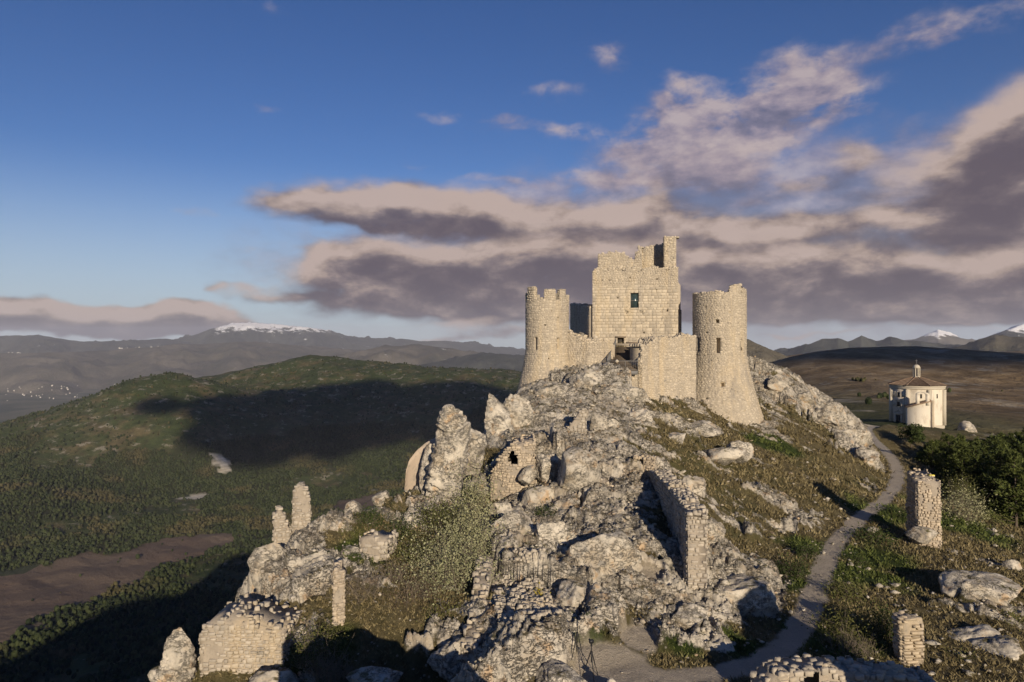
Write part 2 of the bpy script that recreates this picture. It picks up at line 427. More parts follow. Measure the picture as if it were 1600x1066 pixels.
PATH = np.array([P(*q) for q in [(800, 1120, 30.5), (900, 1075, 32.4), (980, 1052, 33.6), (1060, 1058, 33.4), (1130, 1050, 34.6), (1200, 1030, 36.2), (1250, 985, 40), (1272, 930, 45.5), (1285, 890, 50.5), (1300, 855, 56), (1340, 810, 65), (1385, 780, 73), (1405, 750, 83), (1400, 725, 94), (1385, 705, 104), (1362, 685, 120), (1352, 666, 140), (1395, 667, 152)]])
def _smooth_line(p, it=3):
    for _ in range(it):
        q = [p[0]]
        for a, b in zip(p[:-1], p[1:]):
            q += [a * .75 + b * .25, a * .25 + b * .75]
        p = np.array(q + [p[-1]])
    return p
PATHL = _smooth_line(PATH)
def path_dist(x, y):
    """distance to the middle of the path and its height there"""
    sh = np.shape(x)
    x, y = np.ravel(x), np.ravel(y)
    best = np.full(len(x), 1e9)
    zz = np.zeros(len(x))
    sel = np.where((x > -5) & (x < 100) & (y > 26) & (y < 160))[0]
    xs, ys = x[sel], y[sel]
    b, z = best[sel], zz[sel]
    for a, c in zip(PATHL[:-1], PATHL[1:]):
        dx, dy = c[0] - a[0], c[1] - a[1]
        t = np.clip(((xs - a[0]) * dx + (ys - a[1]) * dy) / (dx * dx + dy * dy + 1e-9), 0, 1)
        d = np.hypot(xs - a[0] - t * dx, ys - a[1] - t * dy)
        n = d < b
        b = np.where(n, d, b)
        z = np.where(n, a[2] + t * (c[2] - a[2]), z)
    best[sel], zz[sel] = b, z
    return best.reshape(sh), zz.reshape(sh)

GREEN = [(1380, 800, 68, 5), (1340, 900, 50, 4), (1300, 1000, 39, 3.5), (1360, 870, 54, 4), (1230, 900, 48, 2.2), (1255, 850, 56, 2.5), (1150, 1010, 38, 2.2), (1210, 690, 82, 4), (950, 790, 54, 1.2), (745, 730, 63, 2.5), (855, 790, 54, 1.3), (900, 1000, 36.6, 1.8), (1060, 1010, 37, 1.4), (560, 860, 48, 2.5), (500, 1000, 38, 2.5), (1500, 840, 70, 6), (1360, 690, 115, 8)]
BARE = [(960, 1040, 34, 2.6), (1000, 990, 37, 1.5), (1010, 900, 43.5, 1.3), (1395, 668, 151, 6), (1365, 668, 146, 5)]
def spots(L, x, y):
    o = np.zeros(np.shape(x), np.float32)
    for px, py, d, r in L:
        q = P(px, py, d)
        o = np.maximum(o, np.exp(-((x - q[0]) ** 2 + (y - q[1]) ** 2) / (r * r)))
    return o

def ground(x, y, want_masks=False):
    """height of the ground, with its rock, path, grass"""
    x, y = np.asarray(x, float), np.asarray(y, float)
    r = np.hypot(x, y)
    z = base(x, y)
    near = 1 - sstep(r, 150, 260)
    far = sstep(r, 150, 420)
    out = {}
    # big land
    big = sstep(r, 240, 1500)
    amp = np.clip(r * .016, 0, 42) * sstep(r, 130, 420) * (1 - .62 * sstep(np.arctan2(x, y), .02, .25) * (y > 0))
    plain = sstep(r, 6000, 9500)
    z = z + amp * (1 - plain) * (.45 * fbm2(x, y, 520, 5, .5, 3, True) + .55 * fbm2(x, y, 210, 5, .52, 9)) + 3 * plain * fbm2(x, y, 3000, 3, .5, 4)
    z = z + 2.2 * (1 - plain) * sstep(r, 170, 320) * fbm2(x, y, 60, 5, .55, 14)
    # close rock
    rk = rockiness(x, y) * near + .25 * (1 - near)
    wx = x + .55 * fbm2(x, y, 1.7, 3, .55, 21) + 1.2 * fbm2(x, y, 6, 2, .5, 22)
    wy = y + .55 * fbm2(x, y, 1.7, 3, .55, 31) + 1.2 * fbm2(x, y, 6, 2, .5, 32)
    s, t = .80 * wx - .60 * wy, .60 * wx + .80 * wy              # along and across the beds of the limestone
    patch = fbm2(s / 2.4, t, 1.9, 4, .6, 41) * .75 + fbm2(s / 1.8, t, 6.5, 3, .5, 45) * .6
    mask = sstep(patch + (rk - .46) * 1.55, -.02, .26)
    pd, pz = path_dist(x, y)
    pdn = pd + .40 * fbm2(x, y, 1.1, 4, .62, 51)
    pathm = 1 - sstep(pdn, .60, .95)
    bare = sstep(spots(BARE, x, y) + .35 * fbm2(x, y, 2.2, 4, .6, 53), .42, .62)
    flat = np.maximum(1 - sstep(pd, .9, 2.6), bare * .75)
    mask = mask * (1 - np.maximum(1 - sstep(pdn, 1.0, 1.7), bare * .95))
    h1, e1 = facet2(s / 1.5, t, 2.3, 61, 1.5)
    h2, e2 = facet2(s / 1.3, t, .85, 62, 1.5)
    h3, e3 = facet2(s, t, .33, 63, 1.3)
    h0, e0 = facet2(s / 1.6, t, 5.6, 60, 1.5)
    q = P(950, 655, 73)
    scree = 1 - .5 * np.exp(-((x - q[0]) ** 2 + (y - q[1]) ** 2) / 80)
    rel = scree * (2.0 * h0 - .35 * (1 - sstep(e0, 0, .08)) + .48 * h1 + .32 * h2 + .25 * h3 - .30 * (1 - sstep(e1, .0, .16)) - .14 * (1 - sstep(e2, 0, .2)) + .22) * (.55 + .45 * np.clip(rk, 0, 1))
    z = z + near * (mask * (rel + .16) + (1 - mask) * .13 * fbm2(x, y, 1.3, 4, .6, 71) * (1 - flat) + .5 * fbm2(x, y, 7, 3, .5, 72) * (1 - flat) * (.3 + .7 * rk))
    pw = (1 - sstep(pd, .85, 2.4)) * near
    z = np.where(pd < 50, z * (1 - pw) + (pz - .05 + .04 * fbm2(x, y, .7, 3, .6, 73)) * pw, z)
    if not want_masks:
        return z
    lush = sstep(spots(GREEN, x, y) + .55 * fbm2(x, y, 3.0, 4, .6, 81), .28, .75)
    out = {'rock': mask * near, 'trail': np.maximum(pathm, bare * .9) * near, 'lush': lush * near, 'crack': (1 - sstep(e1, 0, .09)) * mask * near}
    return z, out
_gc = {}
def gz(x, y):
    return float(ground(np.array([x]), np.array([y]))[0])

# ------------------------------------------------------------------ meshes
def mesh_np(name, verts, faces, nper, smooth=False):
    """mesh from arrays: faces is (n, nper)"""
    me = bpy.data.meshes.new(name)
    verts = np.asarray(verts, np.float32)
    faces = np.asarray(faces, np.int32)
    me.vertices.add(len(verts))
    me.vertices.foreach_set('co', verts.ravel())
    me.loops.add(faces.size)
    me.loops.foreach_set('vertex_index', faces.ravel())
    me.polygons.add(len(faces))
    me.polygons.foreach_set('loop_start', np.arange(0, faces.size, nper, dtype=np.int32))
    if smooth:
        me.polygons.foreach_set('use_smooth', np.ones(len(faces), bool))
    me.update(calc_edges=True)
    return me
def fattr(me, name, vals):
    a = me.attributes.new(name, 'FLOAT', 'POINT')
    a.data.foreach_set('value', np.asarray(vals, np.float32).ravel())
def grid_faces(nr, nc, wrap=False):
    i = np.arange(nr - 1)[:, None] * nc
    j = np.arange(nc if wrap else nc - 1)[None, :]
    k = (j + 1) % nc
    return np.stack([i + j, i + k, i + nc + k, i + nc + j], -1).reshape(-1, 4)
def pw(o):
    """world matrix of an object before the scene is evaluated"""
    b = Matrix.LocRotScale(o.location, o.rotation_euler, o.scale)
    return pw(o.parent) @ o.matrix_parent_inverse @ b if o.parent else b
def link(name, me, mat=None, parent=None, kind=None, label=None, cat=None, group=None, local=False):
    """a new object; its mesh is in world coordinates unless local"""
    o = bpy.data.objects.new(name, me)
    COL.objects.link(o)
    if mat is not None and me is not None and not me.materials:
        me.materials.append(mat)
    if parent is not None:
        o.parent = parent
        if not local:
            o.matrix_parent_inverse = pw(parent).inverted()
    tag(o, label, cat, group, kind)
    return o
def tag(o, label=None, cat=None, group=None, kind=None):
    for k, v in (('label', label), ('category', cat), ('group', group), ('kind', kind)):
        if v:
            o[k] = v
def empty(name, loc, label, cat, group=None, rz=0.0):
    o = bpy.data.objects.new(name, None)
    COL.objects.link(o)
    o.empty_display_size = .3
    o.location = loc
    o.rotation_euler = (0, 0, rz)
    tag(o, label, cat, group)
    return o

NA_NEAR, NR_NEAR = 900, 660
# ------------------------------------------------------------------ stone, grass, gravel
def limestone(g, p, warm=0.0):
    """weathered limestone: pale body, grey film, dark lichen, ochre spots; returns colour and height"""
    n1 = g.noise(p, .55, 6, .62)
    n2 = g.noise(p, 2.3, 7, .66)
    n3 = g.noise(g.vm('ADD', p, (31, 7, 3)), 1.1, 6, .68)
    c = g.ramp(n1, [(.28, (.36, .325, .27)), (.5, (.51, .465, .39)), (.72, (.62, .57, .49))])
    so = g.noise(g.vm('ADD', p, (2, 44, 8)), .45, 6, .68)
    c = g.mix(g.m('MULTIPLY', g.step(so, .50, .62), .55), c, (.31, .245, .165, 1))
    c = g.mix(g.step(n2, .50, .66), c, (.25, .235, .21, 1))
    c = g.mix(g.m('MULTIPLY', g.step(n3, .56, .66), .68), c, (.13, .12, .105, 1))
    o = g.noise(g.vm('ADD', p, (3, 91, 17)), .8, 5, .6)
    c = g.mix(g.m('MULTIPLY', g.step(o, .57, .68), .75), c, (.46, .32, .19, 1))
    fine = g.noise(p, 9.0, 6, .7)
    c = g.mix(.6, c, g.mix(fine, (.5, .5, .5, 1), (1.42, 1.39, 1.35, 1)), 'MULTIPLY')
    h = g.m('ADD', g.m('MULTIPLY', n2, .5), g.m('MULTIPLY', fine, .35))
    q = g.vm('MULTIPLY', p, (1.0, 1.0, 1.7))
    r1 = g.m('ABSOLUTE', g.m('SUBTRACT', g.noise(q, .9, 6, .6, .6), .5))
    r2 = g.m('ABSOLUTE', g.m('SUBTRACT', g.noise(g.vm('ADD', q, (5, 5, 5)), 2.4, 5, .6, .4), .5))
    cr = g.m('MULTIPLY', g.step(r1, .0, .022), g.step(r2, .0, .028))
    cr = g.m('MAXIMUM', cr, g.step(g.noise(p, .5, 3), .52, .42))
    c = g.mix(g.m('MULTIPLY', g.m('SUBTRACT', 1.0, cr), .7), c, (.075, .07, .062, 1))
    return c, g.m('ADD', h, g.m('MULTIPLY', cr, .5))
def turf(g, p, lush):
    n1 = g.noise(p, .9, 6, .65)
    n2 = g.noise(p, 6.0, 5, .7)
    n0 = g.noise(p, .13, 4, .6)
    dry = g.ramp(n1, [(.25, (.070, .055, .027)), (.45, (.130, .105, .054)), (.62, (.185, .152, .082)), (.8, (.26, .215, .13))])
    dry = g.mix(g.m('MULTIPLY', g.step(n0, .46, .64), .6), dry, (.085, .085, .032, 1))
    gr = g.ramp(n1, [(.3, (.022, .036, .010)), (.55, (.050, .072, .018)), (.8, (.095, .115, .035))])
    c = g.mix(lush, dry, gr)
    c = g.mix(.8, c, g.mix(n2, (.4, .4, .4, 1), (1.5, 1.5, 1.45, 1)), 'MULTIPLY')
    return c, g.m('ADD', g.m('MULTIPLY', n2, .6), g.m('MULTIPLY', n1, .5))
def _hill(g):
    p = g.pos()
    rc, rh = limestone(g, p)
    gc, gh = turf(g, p, g.attr('lush'))
    rock = g.attr('rock')
    n = g.noise(p, 4.0, 5, .7)
    rk = g.step(g.m('ADD', rock, g.m('MULTIPLY_ADD', n, 1.1, -.55)), .34, .60)
    nz = g.sep(g.normal())[2]
    # soil and grass sit on the flatter ledges of the rock
    ledge = g.m('MULTIPLY', g.step(nz, .72, .90), g.step(g.noise(p, 1.1, 6, .68), .42, .56))
    rk = g.m('MULTIPLY', rk, g.m('SUBTRACT', 1.0, g.m('MULTIPLY', ledge, .9)))
    c = g.mix(rk, gc, rc)
    c = g.mix(g.m('MULTIPLY', g.attr('crack'), .4), c, (.06, .055, .045, 1))
    # scattered chips of stone in the turf
    vc = g.voro(p, 2.6, 'F1')
    chip = g.m('MULTIPLY', g.step(vc, .24, .15), g.step(g.noise(p, .7, 4, .6), .46, .60))
    c = g.mix(g.m('MULTIPLY', chip, .8), c, (.46, .42, .355, 1))
    gn = g.noise(p, 11, 6, .75)
    gv = g.ramp(gn, [(.3, (.40, .34, .27)), (.55, (.56, .49, .40)), (.75, (.68, .61, .52))])
    rut = g.noise(p, .8, 5, .65)
    gv = g.mix(.75, gv, g.mix(rut, (.62, .60, .57, 1), (1.3, 1.3, 1.3, 1)), 'MULTIPLY')
    c = g.mix(g.attr('trail'), c, gv)
    h = g.m('ADD', g.m('MULTIPLY', rh, rk), g.m('MULTIPLY', g.m('ADD', gh, gn), g.m('SUBTRACT', 1.0, rk)))
    return c, g.bump(g.m('ADD', h, g.m('MULTIPLY', chip, .3)), 1.0, .22)
M_HILL = material('hillside_rock_and_grass', _hill)

def _valley(g):
    p = g.pos()
    n1, n2 = g.noise(p, .012, 7, .62), g.noise(p, .05, 6, .65)
    n3 = g.noise(p, .0035, 5, .55)
    z = g.sep(p)[2]
    xx = g.sep(p)[0]
    grass = g.ramp(n2, [(.3, (.052, .043, .022)), (.5, (.098, .080, .040)), (.7, (.155, .128, .066))])
    olive = g.ramp(n2, [(.3, (.026, .038, .014)), (.6, (.056, .070, .025)), (.8, (.085, .098, .040))])
    c = g.mix(g.step(n1, .36, .54), grass, olive)
    c = g.mix(g.m('MULTIPLY', g.step(xx, 60, 220), g.step(g.attr('plain'), .5, .0)), c, g.ramp(n2, [(.3, (.10, .070, .037)), (.5, (.19, .135, .078)), (.7, (.30, .235, .15))]))
    c = g.mix(g.m('MULTIPLY', g.step(g.noise(p, .03, 7, .7), .56, .64), .7), c, (.30, .27, .22, 1))
    c = g.mix(g.attr('woodland'), c, g.mix(n2, (.020, .024, .011, 1), (.040, .044, .020, 1)))
    fl = g.voro(g.vm('MULTIPLY', p, (1, 1.6, .1)), .0042, 'F1', 'Color')
    fc = g.mix(g.sep(fl)[0], (.115, .080, .062, 1), (.155, .115, .085, 1))
    fc = g.mix(g.step(g.sep(fl)[1], .62, .66), fc, (.055, .062, .034, 1))
    furrow = g.noise(g.vm('MULTIPLY', p, (.02, .18, 0)), 1.0, 4, .6)
    fc = g.mix(.5, fc, g.mix(furrow, (.6, .6, .6, 1), (1.3, 1.3, 1.3, 1)), 'MULTIPLY')
    c = g.mix(g.attr('field'), c, fc)
    q = g.ramp(g.noise(g.vm('MULTIPLY', p, (.03, .03, .25)), 1.0, 5, .6), [(.3, (.30, .26, .20)), (.5, (.50, .45, .36)), (.7, (.64, .58, .48))])
    c = g.mix(g.attr('quarry'), c, q)
    # the patchwork of the far plain
    pv = g.voro(g.vm('MULTIPLY', p, (1, 1, 0)), .0019, 'F1', 'Color')
    pc = g.mix(g.sep(pv)[0], (.05, .06, .03, 1), (.12, .11, .07, 1))
    pc = g.mix(g.step(g.noise(p, .0011, 5, .6), .5, .6), pc, (.035, .045, .025, 1))
    c = g.mix(g.attr('plain'), c, pc)
    fine = g.noise(p, .35, 6, .7)
    c = g.mix(.6, c, g.mix(fine, (.5, .5, .5, 1), (1.4, 1.4, 1.4, 1)), 'MULTIPLY')
    return c, g.bump(g.m('ADD', n2, g.m('MULTIPLY', fine, .25)), .8, 6.0)
M_VALLEY = material('valley_grass_and_fields', _valley)

FIELD = [(50, 925, 1130, 150), (150, 892, 1230, 120), (-80, 970, 1000, 170), (250, 868, 1330, 95), (330, 848, 1400, 60), (-150, 930, 1080, 150), (560, 785, 1650, 80)]
QUARRY = [(308, 783, 1745, 40), (345, 733, 1960, 30), (290, 786, 1735, 24), (352, 742, 1930, 22), (338, 725, 1990, 20)]
def land_masks(x, y, z):
    r = np.hypot(x, y)
    wood = fbm2(x, y, 330, 5, .58, 91) + .55 * sstep(-z, 180, 390) - .62 * sstep(-z, 30, 150) * 0 - .30
    wood = wood - 1.0 * sstep(z, -250, -120)
    f = sstep(spots(FIELD, x, y) + .42 * fbm2(x, y, 80, 5, .62, 93), .42, .5)
    q = sstep(spots(QUARRY, x, y) + .30 * fbm2(x, y, 26, 4, .6, 94), .45, .55)
    left = 1 - sstep(x - .25 * y, -150, 60)
    w = sstep(wood, -.05, .12) * (1 - f) * (1 - q) * left * sstep(r, 200, 500) * (1 - sstep(r, 4200, 5200))
    return {'woodland': w, 'field': f * left, 'quarry': q * left, 'plain': sstep(r, 5500, 7500)}

def polar(name, az0, az1, na, rs, mat, masks):
    az = np.radians(np.linspace(az0, az1, na))
    A, RR = np.meshgrid(az, rs)
    x, y = (np.sin(A) * RR).ravel(), (np.cos(A) * RR).ravel()
    z, m = ground(x, y, True)
    me = mesh_np(name, np.stack([x, y, z], 1), grid_faces(len(rs), na)[:, ::-1], 4, masks != 'near')
    if masks == 'near':
        for k, v in m.items():
            fattr(me, k, v)
    else:
        for k, v in land_masks(x, y, z).items():
            fattr(me, k, v)
    return link(name, me, mat, kind='structure')
polar('hillside', -43, 43, NA_NEAR, np.geomspace(17, 172, NR_NEAR), M_HILL, 'near')
polar('valley', -50, 50, 520, np.geomspace(170, 5200, 380), M_VALLEY, 'mid')
polar('plain', -50, 50, 260, np.geomspace(5150, 30000, 70), M_VALLEY, 'mid')
polar('ground', 42.8, 317.2, 160, np.geomspace(16, 30000, 130), M_VALLEY, 'mid')
polar('ground', -180, 180, 90, np.linspace(.3, 17.2, 22), M_HILL, 'near')
# ------------------------------------------------------------------ far mountains
def _mountain(snow, tone=(1, 1, 1)):
    def f(g):
        p = g.pos()
        n = g.noise(p, .0016, 8, .62)
        n2 = g.noise(p, .004, 7, .70)
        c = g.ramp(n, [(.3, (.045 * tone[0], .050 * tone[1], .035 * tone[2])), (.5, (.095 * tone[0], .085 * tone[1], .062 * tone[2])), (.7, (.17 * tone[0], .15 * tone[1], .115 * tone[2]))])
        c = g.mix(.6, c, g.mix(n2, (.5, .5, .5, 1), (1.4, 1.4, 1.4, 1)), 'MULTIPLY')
        s = g.attr('snow')
        s = g.step(g.m('ADD', s, g.m('MULTIPLY_ADD', n2, 2.2, -1.1)), .38, .62)
        c = g.mix(s, c, (.82, .82, .84, 1))
        return c, g.bump(n2, .8, 60)
    return f
M_MTN = material('mountain_moorland', _mountain(1))
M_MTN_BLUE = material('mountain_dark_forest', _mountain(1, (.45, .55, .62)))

def mountain(crest, dist, slope_in, slope_out, mat, snow_from=None, amp=None, seed=0, floor=-735, depth=.42, wob=.10):
    """a range seen from afar: its crest is known by pixel, the flanks fall off in front and behind"""
    crest = np.array(crest, float)
    azc = np.arctan((crest[:, 0] - CX) / F)
    zc = (CY - crest[:, 1]) / F * np.cos(azc)
    pad = .05
    na, nr = 420, 90
    az = np.linspace(azc[0] - pad, azc[-1] + pad, na)
    t = np.linspace(-1, 1, nr)
    A, T = np.meshgrid(az, t)
    rc = dist * (1 + wob * fbm2(A * 9, A * 0 + seed, 1, 3, .5, seed))
    r = rc + T * dist * depth
    zcr = np.interp(A, azc, zc) * rc
    ends = sstep(A, az[0], az[0] + pad) * (1 - sstep(A, az[-1] - pad, az[-1]))
    x, y = np.sin(A) * r, np.cos(A) * r
    amp = amp or dist * .012
    sc = dist * .09
    rid = fbm2(x, y, sc, 6, .52, seed + 3, True)
    n = fbm2(x, y, sc * .5, 6, .5, seed + 8)
    d = np.abs(T) * dist * depth
    fall = np.where(T < 0, slope_in, slope_out) * d * (1 + .45 * rid)
    edge = sstep(np.abs(T), 0, .25)
    z = zcr - fall + amp * (rid - .25) * (.25 + edge) + amp * .5 * n * (.3 + edge)
    z = floor - 40 + (np.maximum(z, floor - 40) - floor + 40) * ends
    me = mesh_np('mountain_range', np.stack([x, y, z], -1).reshape(-1, 3), grid_faces(nr, na)[:, ::-1], 4, True)
    if snow_from is not None:
        lo, hi = snow_from
        fattr(me, 'snow', np.clip((z - lo) / (hi - lo), 0, 1.3) * .62 + .25 * (rid - .2))
    else:
        fattr(me, 'snow', np.full(z.shape, -1.))
    return link('mountain_range', me, mat, kind='structure')
mountain([(-300, 556), (0, 553), (130, 550), (200, 545), (280, 538), (400, 535), (470, 540), (560, 548), (640, 556), (760, 572)], 15000, .17, .1, M_MTN, seed=1, depth=.35)
mountain([(480, 565), (560, 548), (620, 540), (660, 538), (705, 546), (760, 556), (830, 570), (900, 575)], 11500, .22, .1, M_MTN, (60, 240), seed=2, depth=.25)
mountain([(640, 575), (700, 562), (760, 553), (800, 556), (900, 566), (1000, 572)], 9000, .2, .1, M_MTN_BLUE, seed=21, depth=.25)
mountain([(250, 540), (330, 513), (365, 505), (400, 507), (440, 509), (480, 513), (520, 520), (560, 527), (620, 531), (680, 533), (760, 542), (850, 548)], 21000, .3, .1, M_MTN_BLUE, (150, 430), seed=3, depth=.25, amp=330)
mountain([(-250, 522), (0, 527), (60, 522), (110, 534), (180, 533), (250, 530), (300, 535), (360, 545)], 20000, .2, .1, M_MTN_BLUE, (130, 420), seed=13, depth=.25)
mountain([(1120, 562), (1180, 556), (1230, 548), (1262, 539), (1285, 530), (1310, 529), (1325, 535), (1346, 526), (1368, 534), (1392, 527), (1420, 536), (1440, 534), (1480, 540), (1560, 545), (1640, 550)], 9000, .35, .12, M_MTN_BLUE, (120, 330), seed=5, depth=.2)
mountain([(1380, 541), (1430, 530), (1450, 521), (1466, 517), (1482, 521), (1500, 527), (1545, 536)], 17000, .35, .12, M_MTN, (40, 130), seed=6, depth=.2, wob=.03)
mountain([(1400, 562), (1450, 553), (1490, 545), (1530, 530), (1556, 523), (1580, 527), (1610, 526), (1680, 520), (1760, 530)], 5600, .36, .15, M_MTN, (20, 190), seed=7, depth=.2)
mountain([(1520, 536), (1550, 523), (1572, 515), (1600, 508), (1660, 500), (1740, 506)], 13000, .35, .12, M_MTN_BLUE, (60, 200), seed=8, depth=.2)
mountain([(1060, 560), (1120, 540), (1165, 530), (1190, 540), (1216, 552), (1250, 566)], 2300, .3, .2, M_MTN, seed=9, depth=.2, floor=-160)

# villages and a quarry far off, too small to count
def far_specks(name, spots_, mat, size, seed):
    rng = np.random.default_rng(seed)
    V, Fc = [], []
    for px0, px1, py0, py1, d0, d1, n in spots_:
        for _ in range(n):
            px, py = rng.uniform(px0, px1), rng.uniform(py0, py1)
            d = rng.uniform(d0, d1)
            x, y, z = P(px, py, d)
            s = size * d / 9000 * rng.uniform(.5, 1.4)
            w, h, l = s, s * .8, s * rng.uniform(.7, 1.6)
            k = len(V)
            V += [(x + a * w, y + b * l, z + c * h) for c in (-1.5, 1) for a, b in ((-1, -1), (1, -1), (1, 1), (-1, 1))]
            V += [(x - w, y, z + 1.7 * h), (x + w, y, z + 1.7 * h)]
            for f in ((0, 1, 5, 4), (1, 2, 6, 5), (2, 3, 7, 6), (3, 0, 4, 7), (4, 5, 9, 8), (6, 7, 8, 9)):
                Fc.append([k + q for q in f])
    return link(name, mesh_np(name, V, Fc, 4), mat, kind='stuff')
M_FARHOUSE = material('far_plaster', lambda g: (g.mix(g.noise(g.pos(), .004, 3), (.55, .50, .44, 1), (.75, .70, .62, 1)),))

# air
def haze_box():
    bm = bmesh.new()
    x0, x1, y0, y1, z0, z1 = -31000, 31000, -31000, 31000, -900, 600
    vs = [bm.verts.new((x, y, z)) for z in (z0, z1) for x, y in ((x0, y0), (x1, y0), (x1, y1), (x0, y1))]
    for f in ((3, 2, 1, 0), (4, 5, 6, 7), (0, 1, 5, 4), (1, 2, 6, 5), (2, 3, 7, 6), (3, 0, 4, 7)):
        bm.faces.new([vs[i] for i in f])
    me = bpy.data.meshes.new('haze')
    bm.to_mesh(me)
    bm.free()
    mat = bpy.data.materials.new('haze')
    mat.use_nodes = True
    t = mat.node_tree
    t.nodes.clear()
    o = t.nodes.new('ShaderNodeOutputMaterial')
    v = t.nodes.new('ShaderNodeVolumePrincipled')
    v.inputs['Color'].default_value = (.84, .86, 1.0, 1)
    v.inputs['Density'].default_value = HAZE
    v.inputs['Anisotropy'].default_value = 0.0
    t.links.new(v.outputs[0], o.inputs['Volume'])
    link('haze', me, mat, kind='stuff')
HAZE = 2.5e-5
haze_box()

# clouds behind the camera that throw the great shadows on the hill and the plateau
def _cloud(g):
    return (.8, .8, .8, 1),
def cloud_material():
    mat = bpy.data.materials.new('cloud_vapour')
    mat.use_nodes = True
    t = mat.node_tree
    t.nodes.clear()
    g = G(t)
    out = g.node('ShaderNodeOutputMaterial')
    d = g.node('ShaderNodeBsdfDiffuse')
    d.inputs[0].default_value = (.8, .8, .8, 1)
    tr = g.node('ShaderNodeBsdfTransparent')
    mx = g.node('ShaderNodeMixShader')
    g.put(mx.inputs[0], g.step(g.noise(g.pos(), .006, 5, .6), .30, .42))
    t.links.new(tr.outputs[0], mx.inputs[1])
    t.links.new(d.outputs[0], mx.inputs[2])
    t.links.new(mx.outputs[0], out.inputs[0])
    return mat
M_CLOUD = cloud_material()
def shade_cloud(target, alt, rx, ry, seed, label):
    """a cumulus standing where the sun's ray to `target` passes the height alt"""
    target = np.array(target, float)
    c = target + S * ((alt - target[2]) / S[2])
    rng = np.random.default_rng(seed)
    V, Fc = [], []
    k = 0
    for i in range(46):
        a, q = rng.uniform(0, 2 * math.pi), math.sqrt(rng.uniform(0, 1))
        s = rng.uniform(.16, .34) * (1.15 - .6 * q)
        bm = bmesh.new()
        bmesh.ops.create_icosphere(bm, subdivisions=2, radius=1)
        v = np.array([w.co[:] for w in bm.verts])
        f = np.array([[w.index for w in fc.verts] for fc in bm.faces])
        bm.free()
        v = v * (1 + .25 * fbm3(v + i * 3.1, .8, 3, .5, seed)[:, None])
        v = v * np.array([rx * s, ry * s, min(rx, ry) * s * .45]) + np.array([math.cos(a) * q * rx * .85, math.sin(a) * q * ry * .85, rng.uniform(-.02, .06) * rx])
        V.append(v + c)
        Fc.append(f + k)
        k += len(v)
    me = mesh_np('cloud', np.concatenate(V), np.concatenate(Fc), 3, True)
    link('cloud', me, M_CLOUD, label=label, cat='cloud', kind='stuff')
# the two clouds whose shadows lie on the land: one over the hill across the valley, one over the plateau
shade_cloud((-590, 2330, -262), 1150, 740, 700, 11, 'low grey cloud standing over the hill behind the camera')
shade_cloud((440, 700, -30), 1000, 330, 230, 12, 'small grey cloud drifting over the plateau beyond the castle')
# ------------------------------------------------------------------ masonry
RNG = np.random.default_rng(7)
def _stone_colour(g, base_a, base_b, tint, stain=.5):
    p = g.pos()
    n = g.noise(p, .7, 5, .62)
    f = g.noise(p, 7.0, 6, .7)
    c = g.mix(n, base_a, base_b)
    c = g.mix(.85, c, g.mix(tint, (.74, .735, .73, 1), (1.20, 1.18, 1.14, 1)), 'MULTIPLY')
    yl = g.noise(g.vm('MULTIPLY', p, (.6, .6, .10)), 1.0, 4, .6)
    c = g.mix(g.m('MULTIPLY', g.step(yl, .5, .64), .4), c, (.50, .40, .26, 1))
    c = g.mix(.7, c, g.mix(f, (.55, .55, .55, 1), (1.4, 1.4, 1.4, 1)), 'MULTIPLY')
    # rain streaks and lichen
    st = g.noise(g.vm('MULTIPLY', p, (.75, .75, .07)), 1.0, 6, .68)
    c = g.mix(g.m('MULTIPLY', g.step(st, .52, .68), stain), c, (.27, .24, .205, 1))
    li = g.noise(g.vm('ADD', p, (9, 4, 2)), 2.2, 6, .7)
    c = g.mix(g.m('MULTIPLY', g.step(li, .57, .66), .55), c, (.15, .14, .125, 1))
    return c, g.bump(f, .6, .05)
def masonry(name, a, b, stain=.5):
    loose = material(name, lambda g: _stone_colour(g, a, b, g.attr('tint'), stain))
    single = material(name + '_block', lambda g: _stone_colour(g, a, b, g.node('ShaderNodeObjectInfo').outputs['Random'], stain))
    return loose, single
MS_CASTLE = masonry('castle_limestone', (.41, .355, .28, 1), (.53, .47, .38, 1), .8)
MS_RUIN = masonry('ruin_limestone', (.36, .32, .27, 1), (.46, .415, .35, 1), .45)
MS_WARM = masonry('warm_rubble', (.44, .36, .265, 1), (.48, .42, .34, 1), .3)
M_MORTAR = material('lime_mortar', lambda g: _stone_colour(g, (.34, .295, .235, 1), (.42, .37, .30, 1), g.noise(g.pos(), 2.0, 4), .5))
M_MORTAR_DARK = material('ruin_mortar', lambda g: _stone_colour(g, (.30, .26, .215, 1), (.37, .325, .27, 1), g.noise(g.pos(), 2.0, 4), .4))

